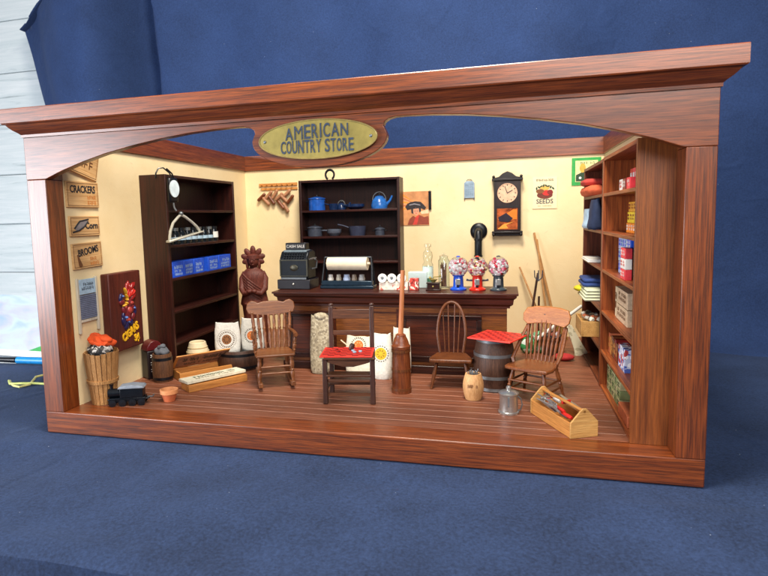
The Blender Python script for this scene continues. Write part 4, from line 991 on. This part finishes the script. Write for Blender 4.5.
o = MB().box((-.025, -.02, -.18), (.025, 0, .15)).ball((0, -.01, .15), .03, (1, .4, .8)).build('leather_strap', Mblk2, loc=(4.05, D-.02, 2.82)); tag(o, 'black razor strop hanging at the right edge of the brown poster', 'strap')
o = poster('seed_poster', 'cream poster with a basket of vegetables and the word Seeds', 'poster', 5.90, 6.32, 2.60, 3.16, plain('cream_print', '#ecdcb0', .7, 0, .05))
text('lettering', 'SEEDS', .115, Mgrey, o, (0, -.016, -.155), depth=.001, sx=.95, bold=.002)
scribble(9, .04, Mink, o, (0, -.0145, .225), w_=.30)
scribble(12, .016, Mbrown, o, (0, -.0145, -.235), w_=.24)
blob(o, 'basket_picture', ell(.0, -.04, .135, .065), plain('basket_print', '#6c3024', .7)); blob(o, 'vegetable_picture', ell(.03, .0, .07, .05), Mred, -.019); blob(o, 'vegetable_picture', ell(-.08, .03, .07, .04), plain('brown_print', '#7c4a28', .7), -.0195); blob(o, 'vegetable_picture', ell(.09, .01, .05, .045), Mredd, -.0205); blob(o, 'vegetable_picture', ell(.0, .09, .08, .045), plain('tan_veg', '#d8a850', .7), -.0185)
for k in range(8): blob(o, 'leaf_picture', ell(-.14+.04*k, .08+.05*math.sin(k*.45), .014, .028, 8, k), Mdgreen, -.0215)
o = poster('green_poster', 'green bordered poster on the back wall behind the far right bookcase', 'poster', 6.56, 7.04, 2.99, 3.47, Mgreen)
blob(o, 'inner_picture', [(-.18, -.18), (.19, -.18), (.19, .19), (-.18, .19)], plain('poster_cream', '#d8d69a', .7)); blob(o, 'ground_picture', [(-.17, -.17), (.18, -.17), (.18, -.04), (-.05, .0), (-.17, -.06)], Mdgreen, -.019)
blob(o, 'figure_picture', ell(-.06, .06, .05, .08), plain('gold_print', '#c8a040', .7), -.0195); scribble(6, .04, Mdgreen, o, (.02, -.0172, .145), w_=.24)
for k in range(3): blob(o, 'flower_picture', ell(-.1+k*.09, -.11, .022, .022, 10), Mwhite, -.0205)
# grater
t = thing('grater', 'small pale blue metal grater hanging on the back wall', 'grater', (4.78, D, 3.0))
MB().prism([(-.095, -.17), (.095, -.17), (.095, .11), (.06, .14), (-.06, .14), (-.095, .11)], -.035, -.012).build('body', plain('grater_tin', '#93a9bc', .4, .3), t, bevel=.006)
mb = MB()
for i in range(7):
    for j in range(10): mb.ball((-.066+i*.022, -.036, -.13+j*.024), .006, sub=1)
mb.build('teeth', Mgrey, t)
MB().tube([(.05*math.cos(R(k)), -.02, .14+.035*math.sin(R(k))) for k in range(0, 181, 20)], .006, 6).build('handle', Msteel, t)
for sx in (-1, 1): MB().rod((sx*.088, -.02, -.20), (sx*.088, -.02, -.165), .01).build('foot', Msteel, t)
# clock
t = thing('wall_clock', 'dark wall clock with a cream dial and an orange painted glass door', 'clock', (5.46, D, 2.12))
MB().box((-.235, -.15, .09), (.235, -.001, 1.0)).build('case', wood('clock_wood', '#160d10', '#34201e', 'z', 1, .35, .3), t, bevel=.01)
K = wood('clock_trim', '#14100f', '#2a2226', 'x', 1, .35, .3)
MB().box((-.27, -.18, 1.0), (.27, -.001, 1.045)).prism([(-.26, 1.046), (-.15, 1.07), (-.08, 1.13), (0, 1.165), (.08, 1.13), (.15, 1.07), (.26, 1.046)], -.16, -.1).build('pediment', K, t, bevel=.006)
MB().box((-.27, -.18, .05), (.27, -.001, .089)).box((-.22, -.14, .0), (.22, -.001, .049)).build('base', K, t, bevel=.008)
for sx in (-1, 1):
    MB().ball((sx*.24, -.15, .03), .03, (1, 1, 1.3)).build('foot', K, t); MB().ball((sx*.24, -.15, 1.07), .028).build('finial', K, t)
MB().box((-.2, -.155, .52), (.2, -.1505, .55)).build('door_rail', K, t)
dl = MB().lathe([(0, 0), (.17, 0), (.175, .012), (.165, .012), (.16, .004), (0, .004)], (0, -.151, .775), 36, (0, -1, 0)).build('dial', plain('dial_cream', '#d8b090', .4), t)
mb = MB()
for k in range(12): a = R(30*k); mb.box((-.007, -.158, .905), (.007, -.1555, .93), (0, a, 0), (0, -.157, .775))
mb.build('hour_mark', Mink, dl)
MB().box((-.006, -.162, .77), (.006, -.159, .88), (0, R(60), 0), (0, -.16, .775)).box((-.005, -.165, .77), (.005, -.1625, .91), (0, R(-20), 0), (0, -.16, .775)).build('hand', Mink, dl)
MB().box((-.18, -.156, .12), (.18, -.1505, .5)).build('glass_door', plain('door_print', '#a0502a', .2, 0, .7, 9), t)
for pts, hx in (([(-.17, .3), (.1, .48), (.17, .48), (.17, .3)], '#e07a28'), ([(-.16, .34), (-.02, .42), (.1, .32), (.02, .25), (-.14, .27)], '#2c2430'), ([(-.17, .13), (.02, .14), (-.02, .2), (.12, .26), (-.06, .22)], '#f09a40')):
    MB().prism(pts, -.158-.001*len(pts), -.1561).build('door_picture', plain('p'+hx[1:], hx, .3), t)
# stove pipe
t = thing('stove_pipe', 'black stove pipe with a round collar coming out of the back wall', 'stove pipe', (4.95, D, FZ))
MB().lathe([(0, 0), (.15, 0), (.155, .02), (.12, .05), (.09, .06), (0, .06)], (0, 0, 1.95), 28, (0, -1, 0)).build('collar', Mblack, t)
MB().tube([(0, -.02, 1.95), (0, -.12, 1.95), (0, -.19, 1.91), (0, -.22, 1.84), (0, -.22, 1.6), (0, -.22, .02)], .068, 16).build('pipe', Mblack, t)
for z in (1.80, 1.5): MB().lathe([(.069, -.015), (.077, -.015), (.077, .015), (.069, .015)], (0, -.22, z), 20).build('ring', Mblack, t)

# ================================================================ things on the counter
t = thing('cash_register', 'black cash register reading Cash Sale at the left end of the counter', 'cash register', (2.30, 2.86, CT+.001), -2)
MB().box((-.28, -.2, 0), (.26, .2, .15)).build('drawer', plain('drawer_dark', '#1d1b22', .3), t, bevel=.01)
MB().prism([(-.18, .151), (.18, .151), (.18, .56), (.06, .60), (-.10, .58), (-.18, .48)], -.235, .225, 'x').build('body', Mnavy, t, bevel=.02)
MB().box((-.22, -.195, .155), (.2, -.182, .18)).build('ledge', Msteel, t)
tp = MB().box((-.17, -.09, .60), (.17, .06, .71)).build('sign_box', Mblk2, t, bevel=.012)
text('lettering', 'CASH SALE', .062, Mwhite, tp, (0, -.0915, .655), depth=.001)
MB().box((-.19, -.12, .565), (.19, .08, .6)).build('window', plain('glassy', '#7c8c96', .15), t, bevel=.006)
mb = MB()
for i in range(3):
    for k in range(8): mb.rod((-.15+k*.043, -.175+i*.028, .475+i*.035), (-.15+k*.043, -.205+i*.028, .49+i*.035), .012)
mb.build('key', plain('key_dark', '#30343a', .3, .4), t)
MB().box((-.235, -.19, .20), (-.215, -.183, .46)).box((.205, -.19, .20), (.225, -.183, .46)).box((-.214, -.19, .44), (.204, -.183, .455)).box((-.214, -.19, .2), (.204, -.183, .21)).build('trim', plain('bronze', '#4e4c40', .35, .7), t)
MB().ball((0, -.184, .33), .05, (1.4, .2, 1)).build('emblem', plain('bronze2', '#5a584c', .35, .7), t)
MB().ball((-.01, -.205, .08), .02).build('drawer_knob', Msilver, t)
mb = MB()
for k in range(4): mb.rod((.226, -.1+k*.07, .45), (.262, -.1+k*.07, .47), .012)
mb.build('key', Msilver, t)
MB().tube([(.23, .0, .3), (.30, 0, .32), (.31, 0, .42), (.30, -.05, .46)], .014, 8).build('crank', Msteel, t)
t = thing('paper_cutter', 'long dark paper roll cutter with cream paper on the counter', 'paper cutter', (3.10, 2.88, CT+.001), -1)
MB().box((-.42, -.12, 0), (.42, .12, .05)).box((-.40, -.11, .051), (.40, .0, .12)).build('base', plain('steel_blue', '#1c3040', .3, .4), t, bevel=.01)
for sx in (-1, 1): MB().tube([(sx*.40, -.1, .06), (sx*.385, -.03, .3), (sx*.37, .0, .47), (sx*.36, .08, .47), (sx*.39, .1, .06)], .014, 8).build('bracket', Mnavy, t)
MB().tube([(-.37, .0, .475), (.37, .0, .475)], .01, 8).build('bar', Msteel, t)
MB().lathe([(0, 0), (.02, 0), (.02, .03), (.1, .03), (.1, .66), (.02, .66), (.02, .70), (0, .70)], (-.35, .01, .375), 28, (1, 0, 0)).build('paper_roll', Mpaper, t)
for i, (x, hx, r_, lb) in enumerate([(2.80, '#e8e4dc', .045, 'white egg cup'), (2.93, '#b8b0a0', .04, 'pale tin'), (3.06, '#a8b8d8', .055, 'pale blue jar'), (3.18, '#8c7c6c', .04, 'brown jar'), (3.30, '#a0a0a0', .048, 'grey jar')]):
    o = MB().lathe([(0, 0), (r_, 0), (r_*1.05, .09), (r_*.8, .12), (r_*.8, .15), (0, .155)], (0, 0, 0), 18).build('small_jar', plain('jar'+str(i), hx, .35), loc=(x, 2.94, CT+.053)); tag(o, lb+' standing behind the bar of the paper roll cutter', 'jar')
# thread dispenser
t = thing('display_box', 'cream and red printed box topped with three white reels', 'box', (3.87, 2.72, CT+.001), 0)
MB().box((-.24, -.06, 0), (.19, .06, .12)).build('body', speckle('red_print', '#e6dccc', ['#d87060', '#e8c8b4', '#c85040'], 30, .68), t, bevel=.005)
for x in (-.185, -.045, .10):
    q = MB().lathe([(0, 0), (.062, 0), (.07, .012), (.062, .03), (.03, .028), (.02, .018), (0, .018)], (x, -.055, .175), 28, (0, -1, 0)).build('reel', Mwhite, t)
    MB().lathe([(0, 0), (.018, 0), (.018, .006), (0, .006)], (x, -.0731, .175), 14, (0, -1, 0)).build('hub', Msteel, q)
    MB().rod((x, 0, .12), (x, -.02, .2), .012).build('stand', Msteel, t)
o = MB().box((-.06, -.05, 0), (.07, .06, .17)).build('packet', speckle('red_packet', '#c84438', ['#ecd0c0', '#8c2018'], 30, .6), loc=(4.14, 2.72, CT+.001), bevel=.005); tag(o, 'red speckled packet right of the three white reels', 'packet')
o = MB().box((-.14, -.08, 0), (.14, .08, .24)).build('clear_box', plain('frosted_blue', '#c2d4d4', .3, 0, .05), loc=(4.16, 3.02, CT+.001), bevel=.006); tag(o, 'pale bluish box behind the reels on the counter', 'box')
# bottle
t = thing('glass_bottle', 'clear glass bottle with a pale label on the counter', 'bottle', (4.30, 3.08, CT+.001))
MB().lathe([(0, 0), (.07, 0), (.078, .02), (.078, .34), (.055, .38), (.065, .42), (.072, .47), (.062, .53), (.035, .56), (.032, .60), (.05, .61), (.05, .65), (.03, .66), (0, .66)], n=28).build('body', Mglass, t)
MB().lathe([(.079, .14), (.0805, .14), (.0805, .31), (.079, .31)], n=28).build('label', plain('pale_label', '#cfe4dc', .5), t)
MB().lathe([(0, .01), (.068, .01), (.068, .13), (0, .13)], n=24).build('contents', plain('green_syrup', '#5c9a74', .3), t)
# coffee grinder
t = thing('coffee_grinder', 'tiny dark coffee grinder with a brass top on the counter', 'coffee grinder', (4.43, 2.70, CT+.001))
MB().box((-.105, -.08, .0), (.105, .08, .02)).box((-.085, -.065, .021), (.085, .065, .10)).box((-.1, -.075, .101), (.1, .075, .115)).build('body', Wdark, t, bevel=.005)
MB().lathe([(.02, .115), (.03, .13), (.065, .16), (.055, .16), (0, .13)], n=18).build('hopper', Mbrass, t)
MB().tube([(0, 0, .14), (0, 0, .19), (.09, -.02, .20)], .008, 6).ball((.1, -.02, .21), .018).ball((-.05, 0, .18), .02).build('crank', Mbrass, t)
MB().ball((0, -.07, .06), .014).build('knob', Mbrass, t)
# stick candy jar
t = thing('stick_jar', 'tall clear glass jar full of brown sticks on the counter', 'jar', (4.56, 2.90, CT+.001))
MB().lathe([(0, 0), (.075, 0), (.08, .02), (.08, .42), (.06, .45), (.06, .47), (.055, .47), (.055, .44), (.074, .41), (.074, .03), (0, .02)], n=28).build('body', Mglass, t)
mb = MB(); rn = random.Random(8)
for k in range(16):
    a = rn.random()*6.28; r_ = rn.random()*.05; mb.rod((r_*math.cos(a), r_*math.sin(a), .03), (r_*math.cos(a+.6), r_*math.sin(a+.6), .33+rn.random()*.06), .009, n=6)
mb.build('sticks', plain('brown_sticks', '#7a4a28', .6, 0, .4), t)
MB().lathe([(0, .47), (.065, .47), (.065, .485), (.02, .50), (.02, .52), (0, .53)], n=24).build('lid', Mglass, t)
# gumball machines
def gumball(label, loc, hx, spots, gr):
    t = thing('gumball_machine', label, 'gumball machine', loc, 0)
    m_ = plain('gum_'+hx[1:], hx, .25)
    MB().lathe([(0, 0), (.115, 0), (.12, .02), (.095, .035), (.075, .05), (.07, .18), (.06, .20), (0, .20)], n=28).build('base', m_, t)
    MB().box((-.035, -.088, .08), (.035, -.06, .165)).build('coin_plate', Msilver, t, bevel=.005)
    MB().box((-.02, -.094, .05), (.02, -.07, .075)).build('chute', Mblk2, t)
    MB().lathe([(.062, .195), (.082, .20), (.085, .215), (.06, .22)], n=28).build('collar', m_, t)
    mbs = [MB() for _ in spots]; rn = random.Random(len(label))
    for k in range(210):
        a = rn.random()*6.28; u = rn.uniform(-1, .8); q_ = math.sqrt(max(0, 1-u*u)); r_ = .122*(.82+.18*rn.random())
        mbs[k % len(spots)].ball((r_*q_*math.cos(a), r_*q_*math.sin(a), .335+r_*u), .021, sub=2)
    for mb, hx2 in zip(mbs, spots): mb.build('gumballs', plain('gum'+hx2[1:], hx2, .2, 0, .05), t)['kind'] = 'stuff'
    MB().ball((0, 0, .335), .147, sub=4).build('globe', Mglass, t)
    MB().lathe([(0, .475), (.03, .475), (.025, .49), (0, .495)], n=16).build('cap', m_, t)
    if gr:
        for sx in (-1, 1): MB().tube([(sx*.07, 0, .14), (sx*.12, 0, .14), (sx*.15, -.01, .15)], [.015, .012, .018], 8).build('side_knob', Mgrey, t)
    return t
gumball('blue based gumball machine, leftmost of the three on the counter', (4.78, 2.76, CT+.001), '#1c4fc0', ['#f0c4ca', '#ffffff', '#d85060', '#f8e0e2', '#ffffff'], False)
gumball('red based gumball machine between the blue and the grey ones', (5.05, 2.74, CT+.001), '#cf2a1c', ['#c89090', '#f4e8e8', '#c84450', '#ecc8c8', '#f0dca8'], True)
gumball('grey based gumball machine, rightmost of the three on the counter', (5.34, 2.74, CT+.001), '#3c464c', ['#e888a0', '#ffffff', '#d83048', '#f8d8dc', '#ffffff'], False)

# ================================================================ tools in the far right corner
def stick(name, label, cat, p0, p1, r_, m_, head=None):
    p0, p1 = Vector(p0), Vector(p1); o = thing(name, label, cat, p0)
    MB().rod((0, 0, 0), p1-p0, r_, r_*.9, 10).build('handle', m_, o)
    if head: head(o)
    return o
def broomhead(o):
    mb = MB(); rn = random.Random(3)
    for k in range(60):
        x = rn.uniform(-.1, .1); mb.rod((x*.3, rn.uniform(-.02, .02), .28), (x*1.6, rn.uniform(-.03, .03), 0), .006, n=4)
    mb.build('bristles', plain('straw', '#a88038', .9), o)
stick('broom', 'long straw broom leaning against the back wall, tallest of the handles', 'broom', (6.36, 5.15, FZ), (5.93, 5.36, 2.17), .022, Wpinez, broomhead)
def rakehead(o):
    mb = MB().box((-.15, -.02, 0), (.15, .02, .03))
    for k in range(7): mb.rod((-.14+k*.046, -.0, .02), (-.14+k*.046, -.1, .01), .007)
    mb.build('head', Mblack, o)
stick('rake', 'long wooden rake leaning beside the broom on the back wall', 'rake', (6.20, 5.0, FZ), (5.98, 5.36, 2.05), .018, Wpinez, rakehead)
stick('hoe', 'short wooden hoe leaning left toward the counter end', 'hoe', (6.2, 4.7, FZ), (5.68, 5.3, 1.55), .018, Wpinez, rakehead)
def fork(o):
    mb = MB()
    for x in (-.06, 0, .06): mb.tube([(.0, .0, 1.1), (x, .02, 1.16), (x*1.1, .02, 1.28)], .010, 6)
    mb.build('tines', Mgrey, o)
stick('pitchfork', 'dark handled pitchfork standing behind the armchair', 'pitchfork', (5.80, 4.75, FZ), (5.98, 4.9, 1.48), .022, Wwal)
stick('garden_fork', 'small dark garden fork behind the armchair back', 'garden fork', (5.98, 4.7, FZ), (5.99, 4.7, 1.1), .02, Wwal, lambda o: (fork(o)))
def shovelhead(o): pass
o = stick('white_pole', 'white painted pole lying slanted behind the armchair', 'pole', (5.9, 3.9, .5), (6.62, 4.2, 1.02), .028, Mwhite)
t = thing('cricket_bat', 'cream speckled paddle leaning in the corner right of the armchair', 'paddle', (6.60, 3.95, FZ), rot=(R(-8), R(-21), R(10)))
MB().prism([(-.11, 0), (.11, 0), (.085, .12), (.055, .38), (.04, .5), (-.04, .5), (-.05, .38), (-.07, .12)], -.012, .012).build('blade', speckle('cream_speckle', '#ded8bc', ['#c8c4a8', '#b8b294'], 30, .75), t, bevel=.006)
MB().rod((0, 0, .5), (0, 0, .72), .022).build('handle', Mcrem, t)
t.name = 'paddle'
m_ = MB().ball((0, 0, 0), .16, (1, .7, .35), 3)
o = m_.build('red_bundle', plain('red_cloth', '#b02a2c', .8, 0, .3, 14, .4), loc=(6.30, 3.60, FZ+.05)); tag(o, 'small red cloth bundle on the floor behind the armchair', 'cloth bundle')
m_ = MB()
for x, y_, z, r_ in ((0, 0, .12, .14), (.2, .05, .12, .13), (-.05, .05, .25, .1), (.15, 0, .27, .1)): m_.ball((x, y_, z), r_, (1, .8, 1), 2)
o = m_.build('green_bundle', speckle('green_white', '#3c9a58', ['#d8e4dc', '#206838', '#8cc0a0'], 14, .5, .7), loc=(5.80, 4.0, FZ)); tag(o, 'green and white patterned bundle behind the armchair', 'bundle')
t = thing('crate', 'dark basket of odds and ends on the floor behind the armchair', 'basket', (6.15, 4.0, FZ))
MB().lathe([(0, 0), (.15, 0), (.2, .3), (.19, .3), (.14, .02), (0, .02)], n=20).build('body', Wbar, t)
mb = MB()
for k in range(12): a = k*2.4; mb.ball((.1*math.cos(a), .1*math.sin(a), .28+.02*(k % 3)), .05, sub=1)
mb.build('contents', speckle('oddments', '#4c3c34', ['#b8b0b8', '#8a4030', '#2c2c38'], 12, .4), t)
t.name = 'oddments_basket'

# ================================================================ goods on the near right bookcase
def packet(name, label, cat, x, y0, y1, z, h, d_, m_, txt=None, tm=None, grp=None):
    o = thing(name, label, cat, (x, (y0+y1)/2, z+.0012), -90, grp); w_ = y1-y0
    MB().box((-w_/2, 0, 0), (w_/2, d_, h)).build('body', m_, o, bevel=.004)
    if txt: scribble(max(3, len(txt)), h*.22, tm or Mwhite, o, (0, -.0012, h*.55), w_=w_*.72, rows=2, seed=int(y0*100))
    return o
zz = RS
ordw = ['nearest the post', 'second from the post', 'third from the post', 'fourth from the post', 'fifth from the post', 'farthest from the post']
# top shelf: white and red in front, red tins stacked
packet('packet', 'white and red packet at the far end of the top right shelf', 'packet', 6.70, 1.46, 1.62, zz[0], .13, .1, Mwhite, 'TEA', Mred)
packet('packet', 'dark red packet beside the white packet on the top right shelf', 'packet', 6.70, 1.26, 1.42, zz[0], .13, .1, Mredd, 'TEA', Mwhite)
packet('packet', 'red packet on the top right shelf close to the golden panel', 'packet', 6.70, 1.02, 1.2, zz[0], .13, .1, Mpink, 'TEA')
for k in range(6): packet('tin', 'red tin %s in the back row of the top right shelf' % ordw[k], 'tin', 6.82, .84+k*.14, .97+k*.14, zz[0], .25, .13, [Mpink, Mred][k % 2], 'COCOA', Mwhite)
gold = plain('gold_card', '#d89a1c', .5)
for k in range(6):
    for j, (m_, h_) in enumerate(((Morange, .11), (Myellow, .12), (gold, .11))):
        packet('carton', '%s layer %s carton %s on the second right shelf' % (['bottom', 'middle', 'top'][j], ['orange', 'yellow', 'gold'][j], ordw[k]), 'carton', 6.77+.01*j, .80+k*.125, .915+k*.125, zz[1]+[0, .112, .234][j], h_, .14, m_, ['OATS', 'CORN', 'RICE'][(j+k) % 3], [Mwhite, Mredd, Mredd][j])
vio = plain('violet_card', '#a8b0dc', .5); lyr = ['bottom', 'middle', 'top']
for k in range(6):
    for j in range(3):
        m_ = [Mcyan, vio][(k+j) % 2] if (k > 1 or j < 2) else Mbluecard
        o = packet('packet', '%s layer blue and white packet %s on the third right shelf' % (lyr[j], ordw[k]), 'packet', 6.74, 1.12+k*.115, 1.225+k*.115, zz[2]+j*.142, .14, .10, m_, ['SOAP', 'BLUE', 'WASH'][(k+2*j) % 3], Mbluecard if m_ != Mbluecard else Mwhite)
        o.rotation_euler.z += R(random.uniform(-3, 3))
for k in range(2):
    for j in range(3): packet('packet', '%s red packet %s before the blue packets on the third right shelf' % (lyr[j], ['nearer the post', 'farther from the post'][k]), 'packet', 6.65, .90+k*.13, 1.02+k*.13, zz[2]+j*.112, .11, .07, [Mpink, Mwhite, Mpink][j], 'LYE', [Mwhite, Mred, Mwhite][j])
for k in range(2):
    packet('biscuit_box', ['lower', 'upper'][k]+' long cream printed box on the fourth right shelf', 'box', 6.71, 1.04, 1.70-.06*k, zz[3]+k*.19, .18, .18, plain('cream_box', '#c8b090', .7, 0, .25, 30), 'BISCUITS', Mbrown)
packet('biscuit_box', 'narrow cream packet standing beside the long boxes of the fourth right shelf', 'box', 6.72, 1.73, 1.83, zz[3]+.0, .36, .12, plain('cream_box2', '#cdbb98', .7), 'TEA', Mbrown)
for k in range(6): packet('book', 'brown bound ledger %s on the fifth right shelf' % ordw[k], 'book', 6.70, 1.52+k*.10, 1.605+k*.10, zz[4], .22+.03*(k % 2), .15, [Wchurn, Mredd, Wbar2, Wchurn, Wpine, Mterra][k], 'A', Wpine)
for k in range(3): packet('packet', 'white speckled blue box %s on the fifth right shelf' % ordw[k], 'packet', 6.70, 1.06+k*.13, 1.18+k*.13, zz[4], .26, .10, speckle('blue_spots%d' % k, '#c8d0e4', ['#4c64b0', '#ffffff', '#b84040'], 26, .4), None)
for k in range(5):
    for j in range(3):
        packet('carton', '%s layer green and cream carton %s on the bottom right shelf' % (lyr[j], ordw[k]), 'carton', 6.69, 1.24+k*.175, 1.40+k*.175, FZ+.03+j*.105, .10, .16, [plain('cream_green', '#b4b080', .6), plain('sage', '#8c9a64', .6)][(j+k) % 2], 'PEAS', Mdgreen)
o = packet('tray', 'shallow terracotta tray at the near end of the bottom right shelf', 'tray', 6.66, .62, 1.14, FZ+.03, .12, .24, Mterra, None)
# far right bookcase: folded cloths and a crate
def folded(label, loc, sx, sy, h, m_, n=3):
    o = thing('folded_cloth', label, 'cloth', loc)
    for k in range(n):
        mb = MB(); mb.box((-sx/2+.01*k, -sy/2, h*k/n), (sx/2, sy/2-.02*k, h*(k+1)/n-.004)); mb.build('fold', m_, o, bevel=h/n*.45)
    return o
folded('orange folded blanket on the top shelf of the far right bookcase', (6.72, 3.55, RS[0]+.001), .36, .9, .15, plain('orange_blanket', '#d0603a', .85, 0, .2, 8, .4), 1)
folded('red folded blanket under the orange one', (6.70, 3.65, RS[0]+.155), .34, .5, .1, plain('red_blanket', '#b84038', .85, 0, .2, 8, .4), 1)
o = bpy.data.objects['folded_cloth.001']; o['label'] = 'dull red folded blanket lying on the orange blanket'
sack('white cloth bag on the second shelf of the far right bookcase', (6.66, 3.72, RS[1]+.001), -90, .50, .2, .28, Mcyan, 'cloth_bag', seed=21, top=.8)
sack('dark navy cloth bag hanging off the second shelf of the far right bookcase', (6.64, 3.0, RS[1]+.001), -90, .42, .2, .40, plain('navy_bag', '#1c2a48', .85), 'cloth_bag', seed=22, top=.6)
folded('flat white papers on the third shelf of the far right bookcase', (6.70, 3.6, RS[2]+.001), .24, .8, .045, Mwhite, 2)
o = folded('cream folded linen on the fourth shelf of the far right bookcase', (6.68, 3.4, RS[3]+.001), .34, .8, .17, plain('cream_linen', '#d4d8b8', .85, 0, .15), 4)
folded('blue folded trousers on top of the cream linen', (6.68, 3.55, RS[3]+.175), .32, .6, .12, plain('blue_denim', '#2c4480', .85, 0, .3, 10, .4), 2)
m_ = MB().ball((0, 0, 0), .13, (.9, 1.1, .4), 3)
o = m_.build('yellow_cloth', plain('yellow_cloth', '#dcd02c', .8, 0, .2, 8, .3), loc=(6.56, 3.72, RS[3]+.10)); tag(o, 'bright yellow cloth hanging over the edge of the cream linen', 'cloth')
t = thing('wooden_crate', 'open pale wooden crate sticking out of the far right bookcase', 'crate', (6.68, 3.35, RS[4]+.001))
MB().box((-.2, -.35, 0), (-.18, .35, .22)).box((.18, -.35, 0), (.2, .35, .22)).box((-.179, -.35, 0), (.179, -.33, .22)).box((-.179, .33, 0), (.179, .35, .22)).build('body', Wpiney, t, bevel=.004)
MB().box((-.178, -.328, .0), (.178, .328, .15)).build('bottom', Wpiney, t)
mb = MB(); rn = random.Random(6)
for k in range(26): mb.ball((rn.uniform(-.13, .13), rn.uniform(-.28, .28), .2+rn.random()*.06), .05, (1, 1, .8), 1)
mb.build('contents', speckle('crate_stuff', '#9a8c74', ['#dcd8c8', '#5c4c40', '#a85c38', '#8c98a0'], 9, .3, .8), t)['kind'] = 'stuff'
